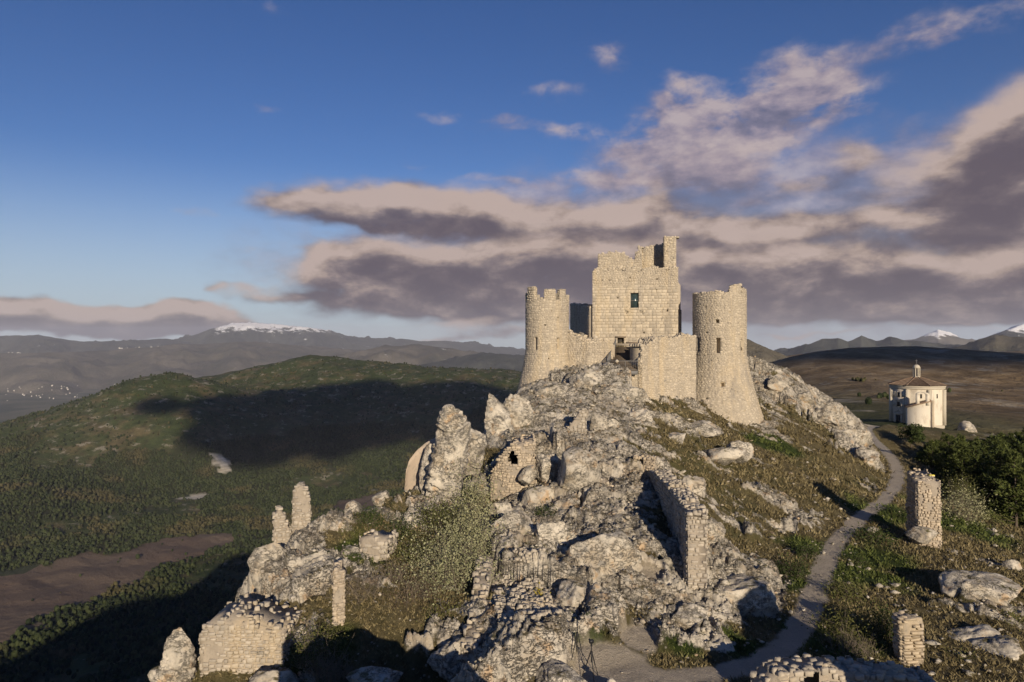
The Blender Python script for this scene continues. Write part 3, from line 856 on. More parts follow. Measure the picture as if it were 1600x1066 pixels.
class Stones:
    """stones laid on a face; realised as single blocks and one mass of the rest"""
    def __init__(s):
        s.c, s.r, s.u, s.n, s.s, s.t = [], [], [], [], [], []
    def add(s, c, r, u, n, w, h, d, t):
        s.c.append(c); s.r.append(r); s.u.append(u); s.n.append(n); s.s.append((w, h, d)); s.t.append(t)
    def lay(s, pos, u0, u1, v0, v1, course, wide, prot=.05, joint=.03, mask=None, rng=RNG, vary=.25, tilt=.05, clip=True):
        """pos(u, v) gives point, right, up, normal; u and v in metres along the face"""
        v = v0
        while v < v1:
            ch = course * rng.uniform(1 - vary, 1 + vary)
            if clip:
                ch = min(ch, v1 - v)
            u = u0 - rng.uniform(0, wide)
            while u < u1:
                w = wide * rng.uniform(.55, 1.5)
                a, b = max(u, u0), min(u + w, u1)
                u += w
                if b - a < .12 * wide or ch < .3 * course:
                    continue
                uc, vc = (a + b) / 2, v + ch / 2
                if mask is not None and not mask(uc, vc, (b - a) / 2, ch / 2):
                    continue
                q = pos(uc, vc)
                if q is None:
                    continue
                c, r, up, n = q
                if vary > .2:
                    c = c + up * rng.normal(0, .14 * ch)
                    hh = ch * rng.uniform(.72, 1.18)
                else:
                    hh = ch
                if tilt:
                    e = rng.normal(0, tilt)
                    r, up = r * math.cos(e) + up * math.sin(e), up * math.cos(e) - r * math.sin(e)
                pr = prot * rng.uniform(.35, 1.5)
                s.add(c, r, up, n, b - a - joint * rng.uniform(.6, 1.6), hh - joint * rng.uniform(.6, 1.6), pr, rng.random())
            v += ch
        return s
    def arrays(s):
        return [np.array(q, float) for q in (s.c, s.r, s.u, s.n, s.s)] + [np.array(s.t)]
    def mass(s, name, mat, parent, idx=None, seed=1, lump=.22):
        if not len(s.c):
            return None
        c, r, u, n, sz, t = s.arrays()
        if idx is not None:
            c, r, u, n, sz, t = (q[idx] for q in (c, r, u, n, sz, t))
        if not len(c):
            return None
        rng = np.random.default_rng(seed)
        N = len(c)
        w, h, d = sz[:, 0], sz[:, 1], sz[:, 2]
        V = np.zeros((N, 12, 3))
        sgn = [(-1, -1), (1, -1), (1, 1), (-1, 1)]
        for k, (a, b) in enumerate(sgn):
            for lvl, (sh, dp) in enumerate(((1.0, -.6), (.97, .35), (.82, 1.0))):
                jw, jh = rng.uniform(1 - lump, 1.0, N), rng.uniform(1 - lump, 1.0, N)
                jd = rng.uniform(.75, 1.25, N)
                V[:, lvl * 4 + k] = c + r * (a * w / 2 * sh * jw)[:, None] + u * (b * h / 2 * sh * jh)[:, None] + n * ((d * jd * dp) if dp > 0 else (np.full(N, -.07)))[:, None]
        V[:, 4:8] = V[:, 0:4] * .08 + V[:, 4:8] * .92
        f = [(8, 9, 10, 11)] + [(k, (k + 1) % 4, 4 + (k + 1) % 4, 4 + k) for k in range(4)] + [(4 + k, 4 + (k + 1) % 4, 8 + (k + 1) % 4, 8 + k) for k in range(4)]
        FF = (np.arange(N)[:, None, None] * 12 + np.array(f)[None]).reshape(-1, 4)
        me = mesh_np(name, V.reshape(-1, 3), FF, 4)
        fattr(me, 'tint', np.repeat(t, 12))
        return link(name, me, mat, parent, kind='stuff')
    def singles(s, name, mat, parent, limit):
        """the stones that show largest become objects; returns the indices of the rest"""
        if not len(s.c):
            return np.array([], int)
        c, r, u, n, sz, t = s.arrays()
        face = -(n * (c / np.linalg.norm(c, axis=1)[:, None])).sum(1)
        size = sz[:, 0] * sz[:, 1] / (c ** 2).sum(1) * np.maximum(face, .02)
        order = np.argsort(-size)
        base = pw(parent).inverted()
        for i in order[:limit]:
            me = stone_mesh(int(i) % 8, mat)
            o = bpy.data.objects.new(name, me)
            COL.objects.link(o)
            o.parent = parent
            o.matrix_parent_inverse = base
            M = Matrix(((r[i][0], n[i][0], u[i][0], c[i][0]), (r[i][1], n[i][1], u[i][1], c[i][1]), (r[i][2], n[i][2], u[i][2], c[i][2]), (0, 0, 0, 1)))
            o.matrix_basis = M @ Matrix.Diagonal((sz[i][0], sz[i][2] + .14, sz[i][1], 1))
        return order[limit:]
_stone = {}
def stone_mesh(k, mat):
    """one of eight irregular blocks, a metre across, its face towards +y"""
    if (k, mat.name) in _stone:
        return _stone[(k, mat.name)]
    rng = np.random.default_rng(100 + k)
    v = []
    for dp, sh in ((-.5, 1.0), (.25, .97), (.5, .80)):
        for a, b in ((-1, -1), (1, -1), (1, 1), (-1, 1)):
            v.append((a * .5 * sh * rng.uniform(.84, 1), dp * rng.uniform(.9, 1.1), b * .5 * sh * rng.uniform(.84, 1)))
    f = [(8, 11, 10, 9)] + [(q, 4 + q, 4 + (q + 1) % 4, (q + 1) % 4) for q in range(4)] + [(4 + q, 8 + q, 8 + (q + 1) % 4, 4 + (q + 1) % 4) for q in range(4)]
    me = mesh_np('stone', v, f, 4)
    me.materials.append(mat)
    _stone[(k, mat.name)] = me
    return me
def shell(name, pos, us, vs, keep, mat, parent, wrap=False, back=None):
    """a skin over a face with its openings left out; back = depth of the reveal behind each open cell's edge"""
    V, Fc = [], []
    idx = {}
    def vid(i, j, dp=0.0):
        k = (i, j, dp)
        if k not in idx:
            c, r, u, n = pos(us[i], vs[j])
            idx[k] = len(V)
            V.append(c - n * dp)
        return idx[k]
    nu, nv = len(us) - 1, len(vs) - 1
    K = np.array([[keep((us[i] + us[i + 1]) / 2, (vs[j] + vs[j + 1]) / 2) for j in range(nv)] for i in range(nu)])
    for i in range(nu):
        for j in range(nv):
            if K[i, j] == 1:
                Fc.append((vid(i, j), vid(i + 1, j), vid(i + 1, j + 1), vid(i, j + 1)))
            elif K[i, j] == 2 and back:            # an opening: back wall and reveals
                Fc.append((vid(i, j, back), vid(i + 1, j, back), vid(i + 1, j + 1, back), vid(i, j + 1, back)))
                for (a, b), (p, q) in ((((i, j), (i + 1, j)), (i, j - 1)), (((i + 1, j), (i + 1, j + 1)), (i + 1, j)), (((i + 1, j + 1), (i, j + 1)), (i, j + 1)), (((i, j + 1), (i, j)), (i - 1, j))):
                    if 0 <= p < nu and 0 <= q < nv and K[p, q] == 1:
                        Fc.append((vid(*a), vid(*b), vid(*b, back), vid(*a, back)))
    return link(name, mesh_np(name, V, Fc, 4), mat, parent)
def lines(lo, hi, step, extra=()):
    a = list(np.linspace(lo, hi, max(2, int(round((hi - lo) / step)) + 1)))
    a = [q for q in a if all(abs(q - e) > step * .3 for e in extra)] + [e for e in extra if lo <= e <= hi]
    return sorted(a)
def box_mesh(name, boxes, mat, parent=None, **kw):
    """boxes: (centre, size, angle about z)"""
    V, Fc = [], []
    for c, s, a in boxes:
        k = len(V)
        ca, sa = math.cos(a), math.sin(a)
        for z in (-.5, .5):
            for x, y in ((-.5, -.5), (.5, -.5), (.5, .5), (-.5, .5)):
                X, Y = x * s[0], y * s[1]
                V.append((c[0] + X * ca - Y * sa, c[1] + X * sa + Y * ca, c[2] + z * s[2]))
        for f in ((3, 2, 1, 0), (4, 5, 6, 7), (0, 1, 5, 4), (1, 2, 6, 5), (2, 3, 7, 6), (3, 0, 4, 7)):
            Fc.append([k + q for q in f])
    return link(name, mesh_np(name, V, Fc, 4), mat, parent, **kw)
def bar_mesh(name, segs, rad, mat, parent=None, n=6, **kw):
    """tubes from a to b"""
    V, Fc = [], []
    for a, b, *rr in segs:
        a, b = np.array(a, float), np.array(b, float)
        ra, rb = (rr + [rad, rad])[:2] if rr else (rad, rad)
        d = (b - a) / (np.linalg.norm(b - a) + 1e-9)
        x = np.cross(d, (0, 0, 1) if abs(d[2]) < .9 else (1, 0, 0))
        x /= np.linalg.norm(x)
        y = np.cross(d, x)
        k = len(V)
        for q, r_ in ((a, ra), (b, rb)):
            for i in range(n):
                t = 2 * math.pi * i / n
                V.append(q + (x * math.cos(t) + y * math.sin(t)) * r_)
        for i in range(n):
            j = (i + 1) % n
            Fc.append((k + i, k + j, k + n + j, k + n + i))
        for i in range(1, n - 1, 2):
            Fc.append((k, k + (i + 2) % n if i + 2 < n else k, k + i + 1, k + i) if i + 2 < n else (k, k + i + 1, k + i, k))
            Fc.append((k + n, k + n + i, k + n + i + 1, k + n + (i + 2) % n) if i + 2 < n else (k + n, k + n + i, k + n + i + 1, k + n))
    # quads only: drop degenerate caps
    Fc = [f for f in Fc if len(set(f)) == 4]
    return link(name, mesh_np(name, V, Fc, 4), mat, parent, **kw)

def flat_face(o, r, n, lean=0.0):
    """a flat face from its lower left corner o, running along r, facing n; lean = metres inwards per metre up"""
    o, r, n = (np.array(q, float) for q in (o, r, n))
    up = np.array([0, 0, 1.0])
    def pos(u, v):
        return o + r * u + up * v - n * lean * v, r, up, n
    return pos

# ------------------------------------------------------------------ the castle
castle = empty('castle', P(975, 590, 90), 'ruined pale stone castle with square keep and round towers on the crag top', 'castle')
M_DARK = material('dark_interior', lambda g: ((.045, .04, .035, 1),))
M_GLASS = material('window_glass', lambda g: ((.03, .05, .055, 1), None, .12), spec=.6)
M_STEEL = material('grey_steel', lambda g: ((.17, .165, .16, 1), None, .5), spec=.4)
M_WOOD = material('weathered_planks', lambda g: (g.mix(g.noise(g.vm('MULTIPLY', g.pos(), (12, 2, 12)), 1.0, 4), (.15, .115, .085, 1), (.26, .21, .16, 1)),))

def zpix(py, d):
    return (CY - py) / F * d
UPV = np.array([0, 0, 1.0])
def merged(name, meshes, mat, parent, **kw):
    """one mesh out of (vertices, quads) lists"""
    V, Fc, k = [], [], 0
    for v, f in meshes:
        V += list(v)
        Fc += [[i + k for i in q] for q in f]
        k += len(v)
    return link(name, mesh_np(name, V, Fc, 4), mat, parent, **kw)

def round_tower(px, d, rad, ytop, yflare, zb, flare, slits, merlons, ragged, seed, label):
    """one corner tower: plain drum over a spreading base"""
    c = P(px, CY, d)
    ztop, zf = zpix(ytop, d - rad * .6), zpix(yflare, d - rad)
    rng = np.random.default_rng(seed)
    c_az = -math.atan2(c[0], c[1])
    def radius(z):
        return rad if z >= zf else rad + .05 + flare * (((zf - z) / (zf - zb)) ** 1.3)
    def pos(u, v):
        a = -math.pi / 2 + u / rad + c_az        # u metres round the drum from the side that faces the camera, to the right
        n = np.array([math.cos(a), math.sin(a), 0])
        r = np.array([-math.sin(a), math.cos(a), 0])
        dr = (radius(v + .1) - radius(v - .1)) / .2 if abs(v - zf) > .12 else 0
        up = np.array([n[0] * dr, n[1] * dr, 1.0])
        up /= np.linalg.norm(up)
        return np.array([c[0], c[1], v]) + n * radius(v), r, up, np.cross(r, up)
    half = math.pi * rad
    holes = [(u - w / 2, u + w / 2, zpix(y, d - rad) - h / 2, zpix(y, d - rad) + h / 2) for u, y, w, h in slits]
    def inside(u, v, pad=0.0):
        return any(a - pad < u < b + pad and lo - pad < v < hi + pad for a, b, lo, hi in holes)
    def top(u):
        t = ztop + .10 * math.sin(u * 1.7 + seed) + .2 * float(vnoise2(np.array([u * 1.3]), np.array([seed * 3.1]), 5)[0])
        for a, b, h in ragged:
            if a < u < b:
                t += h
        return t
    us = lines(-half, half, .30, [e for q in holes for e in q[:2]])
    vs = lines(zb, ztop + 1.4, .25, [e for q in holes for e in q[2:]])
    body = shell('round_tower', pos, us, vs, lambda u, v: 2 if inside(u, v) else (1 if v < top(u) - .1 else 0), M_MORTAR, castle, back=.9)
    body['label'] = label
    # the hollow top: inner face, walk
    zi = ztop - 1.3
    V, Fc = [], []
    n = 40
    for i in range(n):
        u = -half + 2 * half * i / n
        o, r, up, nn = pos(u, zf + 1)
        t = top(u) - .15
        ri, ro = o - nn * .72, o
        V += [(ri[0], ri[1], zi), (ri[0], ri[1], t), (ro[0], ro[1], t)]
    for i in range(n):
        j = (i + 1) % n
        Fc += [(i * 3, i * 3 + 1, j * 3 + 1, j * 3), (i * 3 + 1, i * 3 + 2, j * 3 + 2, j * 3 + 1)]
    V.append((c[0], c[1], zi))
    Fc += [(i * 3, ((i + 1) % n) * 3, ((i + 2) % n) * 3, len(V) - 1) for i in range(0, n, 2)]
    link('wall_walk', mesh_np('wall_walk', V, Fc, 4), M_MORTAR, body)
    st = Stones()
    lim = half * .64
    st.lay(pos, -lim, lim, zb, ztop + 1.4, .22, .38, .028, .03, mask=lambda u, v, w, h: v < top(u) and not inside(u, v, .02 + h * .4), rng=rng, vary=.3, tilt=.07)
    st.mass('wall_stone', MS_CASTLE[0], body, seed=seed)
    rim = Stones()
    u = -half
    while u < half:
        w = rng.uniform(.3, .55)
        o, r, up, nn = pos(u + w / 2, zf + 1)
        rim.add(np.array([o[0], o[1], top(u) - .14]) - nn * .33, r, nn, UPV, w, .66, rng.uniform(.10, .34), rng.random())
        u += w
    rim.mass('rim_stone', MS_CASTLE[0], body, seed=seed + 1)
    for u, w, h in merlons:
        zt = top(u) - .2
        def mpos(uu, vv, dp=0.0):
            o, r, up, nn = pos(uu, zf + 1)
            return np.array([o[0], o[1], vv]) - nn * dp, r, UPV, nn
        mv, mf, steps = [], [], 5
        for i in range(steps + 1):
            uu, e = u - w / 2 + w * i / steps, h + .08 * rng.normal()
            mv += [mpos(uu, zt + k * e, dp)[0] for dp in (.03, .62) for k in (0, 1)]
        for i in range(steps):
            a, b = i * 4, i * 4 + 4
            mf += [(a, b, b + 1, a + 1), (a + 2, a + 3, b + 3, b + 2), (a + 1, b + 1, b + 3, a + 3)]
        mf += [(0, 1, 3, 2), (steps * 4, steps * 4 + 2, steps * 4 + 3, steps * 4 + 1)]
        # blocks of the merlon joined to its core, as one sub-part
        ms = Stones().lay(mpos, u - w / 2, u + w / 2, zt, zt + h + .1, .26, .36, .05, .03, rng=rng)
        for sg in (-1, 1):
            o, r, up, nn = pos(u + sg * w / 2, zf + 1)
            ms.lay(lambda a, b, o=o, r=r, nn=nn, sg=sg: (np.array([o[0], o[1], b]) - nn * a, -nn * sg, UPV, r * sg), 0, .6, zt, zt + h, .26, .36, .04, .03, rng=rng)
        m = ms.mass('merlon', MS_CASTLE[0], body, seed=abs(int(u * 10)) + 50)
        del m['kind']
        cv = len(m.data.vertices)
        bm = bmesh.new()
        bm.from_mesh(m.data)
        nv = [bm.verts.new(q) for q in mv]
        for q in mf:
            bm.faces.new([nv[i] for i in q])
        bm.to_mesh(m.data)
        bm.free()
    return body
# slits: metres round from the middle, pixel row, width, height
round_tower(855, 90, 2.85, 468, 551, -8.2, 1.5, [(-1.55, 537, .40, 1.6), (1.5, 537, .44, 1.5), (1.5, 499, .26, .55), (-.3, 508, .2, .2), (.6, 486, .2, .2), (-1.9, 500, .2, .2), (.2, 560, .22, .22)],
            [(-2.5, 1.5, 1.75), (.35, 1.5, 1.4), (2.3, 1.1, 1.4), (4.6, 1.3, 1.0), (-4.6, 1.3, 1.0), (7, 1.3, 1.0), (-7, 1.3, 1.0)], [], 3, 'left round tower with worn merlons')
round_tower(1124, 92.5, 3.5, 457, 556, -12.4, 2.85, [(-3.1, 539, .52, 1.85), (-.15, 540, .62, 2.0), (-.25, 502, .44, .46), (.35, 600, .52, .62), (3.3, 540, .4, 1.7), (-1.7, 520, .2, .2), (1.3, 488, .2, .2), (1.6, 575, .22, .22), (-1.2, 622, .24, .24), (2.2, 640, .24, .24), (-1.8, 480, .2, .2)],
            [], [(1.3, 3.3, .85), (3.3, 5.0, .55)], 4, 'right round tower with broken rim and spreading base')

# keep: its front looks straight at the camera
KD = 97.0
ka = -math.atan2(P(992, CY, KD)[0], KD) * .9
KR = np.array([math.cos(ka), math.sin(ka), 0])               # along the front, to the right
KN = np.array([math.sin(ka), -math.cos(ka), 0])              # out of the front
K0 = P(992, CY, KD)
K0[2] = 0
KW = 12.0
def kface(u0, inset=0.0, depth=None):
    o = K0 - KR * (KW / 2) - KN * inset
    return flat_face(o, KR, KN)
kz = lambda y: zpix(y, KD)
KB, KT = kz(560), kz(419)
def keep_top(u):
    """ragged main wall head"""
    return KT + .14 * math.sin(u * 2.3) + .12 * math.sin(u * 5.1 + 1) - (.5 if u < .35 else 0) - (0.9 if u > KW - .45 else 0) * 0
kf = kface(0)
win = (KW / 2 - .62, KW / 2 + .62 - .08, kz(481.5), kz(457.5))
door = (3.55, 4.45, kz(546), kz(528))
slots = [(4.75, 5.15, kz(490.5), kz(486.5)), (6.75, 7.2, kz(491.5), kz(486.5)), (2.3, 2.55, kz(438), kz(436.3)), (8.9, 9.25, kz(437.5), kz(435.8))]
_hr = np.random.default_rng(19)
slots += [(u, u + .2, v, v + .2) for u, v in zip(_hr.uniform(.6, KW - .8, 16), _hr.uniform(KB + 2.5, KT - 1, 16)) if not (4.2 < u < 7.6 and kz(492) < v < kz(455)) and not any(abs(u - q[0]) < .6 and abs(v - q[2]) < .6 for q in slots)]
holes = [win, door] + slots
def kin(u, v, pad=0):
    return any(a - pad < u < b + pad and lo - pad < v < hi + pad for a, b, lo, hi in holes)
us = lines(0, KW, .4, [e for q in holes for e in q[:2]])
vs = lines(KB - 2, KT + 1, .35, [e for q in holes for e in q[2:]])
keep = shell('keep', kf, us, vs, lambda u, v: 2 if kin(u, v) else (1 if v < keep_top(u) - .1 else 0), M_MORTAR, castle, back=.8)
keep['label'] = 'square keep with broken upper storey'
KDEEP = 10.5
kside = []
def wall_box(u0, u1, dn0, dn1, zb, prof, n=12):
    """a solid wall piece in the keep's frame: u along, dn metres behind the front, ragged head prof(u)"""
    V, Fc = [], []
    for i in range(n + 1):
        u = u0 + (u1 - u0) * i / n
        t = prof(u)
        for dn in (dn0, dn1):
            for z in (zb, t):
                V.append(K0 + KR * (u - KW / 2) - KN * dn + UPV * z)
    for i in range(n):
        a, b = i * 4, i * 4 + 4
        Fc += [(a, b, b + 1, a + 1), (a + 2, a + 3, b + 3, b + 2), (a + 1, b + 1, b + 3, a + 3)]
    Fc += [(0, 1, 3, 2), (n * 4, n * 4 + 2, n * 4 + 3, n * 4 + 1)]
    return V, Fc
flat_t = lambda z: (lambda u: z)
# the rest of the block behind the front
merged('rear_wall', [wall_box(0, 1.3, .02, KDEEP, KB - 2, lambda u: KT - .45, 2), wall_box(KW - 1.3, KW, .02, KDEEP, KB - 2, lambda u: KT - .35, 2), wall_box(1.3, KW - 1.3, KDEEP - 1.4, KDEEP, KB - 2, lambda u: KT - .5, 4),
                     wall_box(1.3, KW - 1.3, .9, KDEEP - 1.4, KT - 2.6, lambda u: KT - 1.0, 4)], M_MORTAR, keep)
# upper storey: thinner wall standing back from the face, stepped and broken
KU = kz(420)
def up_left(u):
    y = np.interp(u, [.8, 1.0, 2.6, 4.3, 4.9, 5.3, 5.9, 6.1], [398, 396.5, 393.5, 394, 399, 405, 406, 404])
    return zpix(y, KD) + .10 * math.sin(u * 6)
def up_mid(u):
    y = np.interp(u, [6.0, 6.2, 6.5, 6.55, 7.6, 7.65, 9.0, 11], [404, 398, 396, 390, 388.5, 386, 384.5, 383])
    return zpix(y, KD + 3) + .08 * math.sin(u * 7)
merged('upper_wall', [wall_box(.75, 6.1, .35, 1.35, KU - 1.2, up_left, 16), wall_box(6.0, 7.0, .4, 4.4, KU - 1.2, up_mid, 8), wall_box(7.0, 10.6, 3.2, 4.4, KU - 1.5, up_mid, 8), wall_box(10.3, 11.65, 1.2, 4.4, KU - 1.5, flat_t(kz(383)), 3)], M_MORTAR, keep)
PIER = (10.05, 11.75, kz(371.5))
merged('corner_pier', [wall_box(PIER[0], PIER[1], .25, 1.5, KU - 1.6, lambda u: PIER[2] + .1 * math.sin(u * 9), 5)], M_MORTAR, keep)
# squared blocks on the lower front, rubble above
rng = np.random.default_rng(41)
ash = Stones().lay(kf, 0, KW, KB, kz(446), .42, .66, .022, .018, mask=lambda u, v, w, h: not kin(u, v, .04) and not any(a - w * .7 < u < b + w * .7 and lo - h * .6 < v < hi + h * .6 for a, b, lo, hi in holes[:2]), rng=rng, vary=.18, tilt=.006)
rest = ash.singles('ashlar_block', MS_CASTLE[1], keep, 300)
ash.mass('ashlar', MS_CASTLE[0], keep, rest, seed=2, lump=.03)
ash2 = Stones()
for a, b, lo, hi in holes[:2]:                                      # dressed surrounds
    for q in np.arange(lo - .3, hi + .31, .45):
        for e in (a - .2, b + .2):
            ash2.add(*kf(e, q), .38, .43, .04, rng.random())
rub = Stones().lay(kf, 0, KW, kz(446), KT + 1, .24, .34, .045, .03, mask=lambda u, v, w, h: v < keep_top(u) and not kin(u, v, .05), rng=rng, vary=.3, tilt=.06)
for inset, u0, u1, prof in ((.35, .75, 6.1, up_left), (.4, 6.0, 7.0, up_mid), (3.2, 7.0, 10.4, up_mid)):
    rub.lay(kface(0, inset), u0, u1, KU - .6, KU + 5, .24, .34, .05, .03, mask=lambda u, v, w, h, prof=prof: v < prof(u) + .1, rng=rng, vary=.3, tilt=.07)
rub.lay(kface(0, .25), PIER[0], PIER[1], KU - .8, PIER[2] + .2, .30, .45, .06, .03, rng=rng, vary=.3, tilt=.06)
left_o = K0 + KR * (PIER[0] - KW / 2) - KN * 1.5
rub.lay(flat_face(left_o, KN, -KR), 0, 1.25, KU - .8, PIER[2], .30, .45, .06, .03, rng=rng, vary=.3, tilt=.06)
rub.mass('rubble', MS_CASTLE[0], keep, seed=5)
ash2.mass('surround', MS_CASTLE[0], keep, seed=6, lump=.03)
# ledges: the stones along the wall heads
led = Stones()
for prof, u0, u1, i0, i1 in ((keep_top, 0, KW, 0, .4), (up_left, .75, 6.1, .35, 1.35), (up_mid, 6.0, 7.0, .4, 1.4), (up_mid, 7.0, 10.4, 3.2, 4.4), (lambda u: PIER[2], PIER[0], PIER[1], .25, 1.5)):
    u = u0
    while u < u1 - .1:
        w = rng.uniform(.3, .6)
        dn = i0
        while dn < i1:
            dd = rng.uniform(.3, .55)
            led.add(K0 + KR * (u + w / 2 - KW / 2) - KN * (dn + dd / 2) + UPV * (prof(u + w / 2) - .05), KR, -KN, UPV, w, dd, rng.uniform(.08, .3), rng.random())
            dn += dd
        u += w
led.mass('wall_head', MS_CASTLE[0], keep, seed=8)
# window, beams, door
wc = lambda u, v, dn: K0 + KR * (u - KW / 2) - KN * dn + UPV * v
kang = ka
um, vm_ = (win[0] + win[1]) / 2, (win[2] + win[3]) / 2
ww, wh = win[1] - win[0], win[3] - win[2]
box_mesh('window_pane', [(wc(um, vm_, .36), (ww, .03, wh), kang)], M_GLASS, keep)
box_mesh('window_frame', [(wc(win[0] + .04, vm_, .33), (.08, .09, wh), kang), (wc(win[1] - .04, vm_, .33), (.08, .09, wh), kang), (wc(um, win[3] - .04, .33), (ww - .16, .08, .08), kang), (wc(um, win[2] + .04, .33), (ww - .16, .08, .08), kang), (wc(um, vm_ - .02, .33), (ww - .16, .08, .06), kang)], M_STEEL, keep)
box_mesh('door_lintel', [(wc(4.0, door[3] + .12, -.05), (1.5, .3, .22), kang)], M_WOOD, keep)
box_mesh('door', [(wc(4.0, (door[2] + door[3]) / 2, .6), (.9, .06, door[3] - door[2]), kang)], M_DARK, keep)
box_mesh('corbel', [(wc(4.95, slots[0][3] + .08, -.08), (.5, .3, .14), kang), (wc(6.97, slots[1][3] + .08, -.08), (.55, .3, .14), kang)], M_MORTAR, keep)
# buttress at the right-hand corner, its side in shade
merged('corner_buttress', [wall_box(KW - .02, KW + .55, 1.1, 4.0, KB - 2, lambda u: kz(478) - (u - KW) * 1.2, 3), wall_box(KW - .3, KW + .35, -.0 + .3, 1.2, KB + 6.9, lambda u: kz(441) - (u - KW) * 1.5, 3)], M_MORTAR, keep)

# curtain walls: plan points at pixel column and distance, heads by pixel row
def curtain(name, plan, heads, zb, label, thick=1.1, seed=1):
    pts = [P(px, CY, d) for px, d in plan]
    rng = np.random.default_rng(seed)
    meshes, st, led = [], Stones(), Stones()
    for (a, b), (h0, h1), (zb0, zb1) in zip(zip(pts[:-1], pts[1:]), zip(heads[:-1], heads[1:]), zip(zb[:-1], zb[1:])):
        L = np.linalg.norm((b - a)[:2])
        r = np.array([(b - a)[0], (b - a)[1], 0]) / L
        n = np.array([r[1], -r[0], 0])
        z0, z1 = zpix(h0, a[1]), zpix(h1, b[1])
        o = np.array([a[0], a[1], 0])
        hd = lambda u: z0 + (z1 - z0) * u / L + .16 * math.sin(u * 2.1 + seed) + .10 * math.sin(u * 5.3)
        bs = lambda u: zb0 + (zb1 - zb0) * u / L
        V, Fc, k = [], [], 14
        for i in range(k + 1):
            u = L * i / k
            for dn in (0, thick):
                for z in (bs(u), hd(u) - .12):
                    V.append(o + r * u - n * dn + UPV * z)
        for i in range(k):
            p, q = i * 4, i * 4 + 4
            Fc += [(p, q, q + 1, p + 1), (p + 2, p + 3, q + 3, q + 2), (p + 1, q + 1, q + 3, p + 3)]
        Fc += [(0, 1, 3, 2), (k * 4, k * 4 + 2, k * 4 + 3, k * 4 + 1)]
        meshes.append((V, Fc))
        st.lay(flat_face(o, r, n), 0, L, min(zb0, zb1), max(z0, z1) + .4, .22, .36, .04, .03, mask=lambda u, v, w, h: bs(u) - .3 < v < hd(u), rng=rng, vary=.3, tilt=.06)
        u = 0
        while u < L:
            w = rng.uniform(.3, .6)
            for dn in np.arange(.2, thick, .42):
                led.add(o + r * u - n * dn + UPV * (hd(u) - .12), r, -n, UPV, w, .45, rng.uniform(.1, .34), rng.random())
            u += w
    c = merged(name, meshes, M_MORTAR, castle)
    c['label'] = label
    st.mass('wall_stone', MS_CASTLE[0], c, seed=seed)
    led.mass('wall_head', MS_CASTLE[0], c, seed=seed + 1)
    return c
curtain('curtain_wall', [(876, 89.5), (915, 87.6), (958, 87.2)], [520, 530, 530], [-7.5, -6.8, -5.5], 'low curtain wall between left tower and gate', seed=5)
curtain('curtain_wall', [(1000, 87), (1026, 85.4), (1088, 87.5)], [531, 529, 523], [-9.5, -10.4, -11.2], 'angled curtain wall between gate and right tower', seed=6)
curtain('gate_cheek', [(997, 83.6), (1004, 83.4), (1030, 85.0)], [566, 540, 530], [-8.5, -9, -10], 'stepped masonry beside the stair', 2.2, seed=9)
curtain('courtyard_wall', [(891, 116), (921, 98.5)], [477, 479], [-2, -2], 'dark ruined wall of the courtyard', 1.4, seed=7)
# low links of masonry from the left tower to the keep
curtain('courtyard_wall', [(878, 96), (900, 99), (930, 99.5)], [508, 524, 523], [-3, -3, -3], 'low broken wall behind the left tower', .9, seed=8)

curtain('stair_base', [(949, 83.6), (998, 83.7)], [582, 582], [-10, -10], 'masonry under the foot of the stair', 5.0, seed=11)
# stair ramp to the gate with its steel railings
def stair_ramp():
    A, B = P(972, 579, 83.2), P(983, 542, 91.5)
    w0, w1 = 3.7, 3.5
    fwd = (B - A) / np.linalg.norm(B - A)
    right = np.cross(fwd, UPV)
    right /= np.linalg.norm(right)
    n = 22
    ang = math.atan2(right[1], right[0])
    L = np.linalg.norm(B - A)
    ramp = merged('stair', [((A - right * w0 / 2 - UPV * .5, A + right * w0 / 2 - UPV * .5, B + right * w1 / 2 - UPV * .25, B - right * w1 / 2 - UPV * .25, A - right * w0 / 2 - UPV * .1, A + right * w0 / 2 - UPV * .1, B + right * w1 / 2 - UPV * .1, B - right * w1 / 2 - UPV * .1),
                             [(3, 2, 1, 0), (4, 5, 6, 7), (0, 1, 5, 4), (1, 2, 6, 5), (2, 3, 7, 6), (3, 0, 4, 7)])], M_STEEL, castle)
    ramp['label'] = 'brown plank stair with steel railings'
    for i in range(n):
        t = (i + .5) / n
        c = A + (B - A) * t
        box_mesh('plank', [(c, (w0 - .1, L / n * .86, .07), ang)], M_WOOD, ramp)
    def railing(p, q, fine=.026):
        d = q - p
        m = max(2, int(np.linalg.norm(d) / (.15 if fine > .02 else .24)))
        segs = [(p + UPV * 1.15, q + UPV * 1.15, .05, .05), (p + UPV * .12, q + UPV * .12, .025, .025)]
        for i in range(m + 1):
            c = p + d * i / m
            big = i % 9 == 0 or i == m
            segs.append((c + UPV * .0, c + UPV * 1.15, .05 if big else fine, .05 if big else fine))
        return bar_mesh('railing', segs, .02, M_STEEL, ramp, n=4)
    railing(A - right * w0 / 2, B - right * w1 / 2)
    railing(A + right * w0 / 2, B + right * w1 / 2)
    railing(A - right * w0 / 2, A + right * w0 / 2, .016)
    # landing and passage at the top
    box_mesh('landing', [(B + fwd * 1.4 + UPV * -.15, (4.4, 2.9, .3), ang)], M_MORTAR, ramp)
    box_mesh('gate_post', [(P(958, 552, 88.3), (.45, .7, 2.2), ang)], M_MORTAR, ramp)
    box_mesh('gate_post', [(P(1001, 545, 88.6), (.6, .8, 2.4), ang)], M_MORTAR, ramp)
    box_mesh('gate_beam', [(P(993, 536, 93.5), (2.6, .35, .3), ang)], M_WOOD, ramp)
stair_ramp()
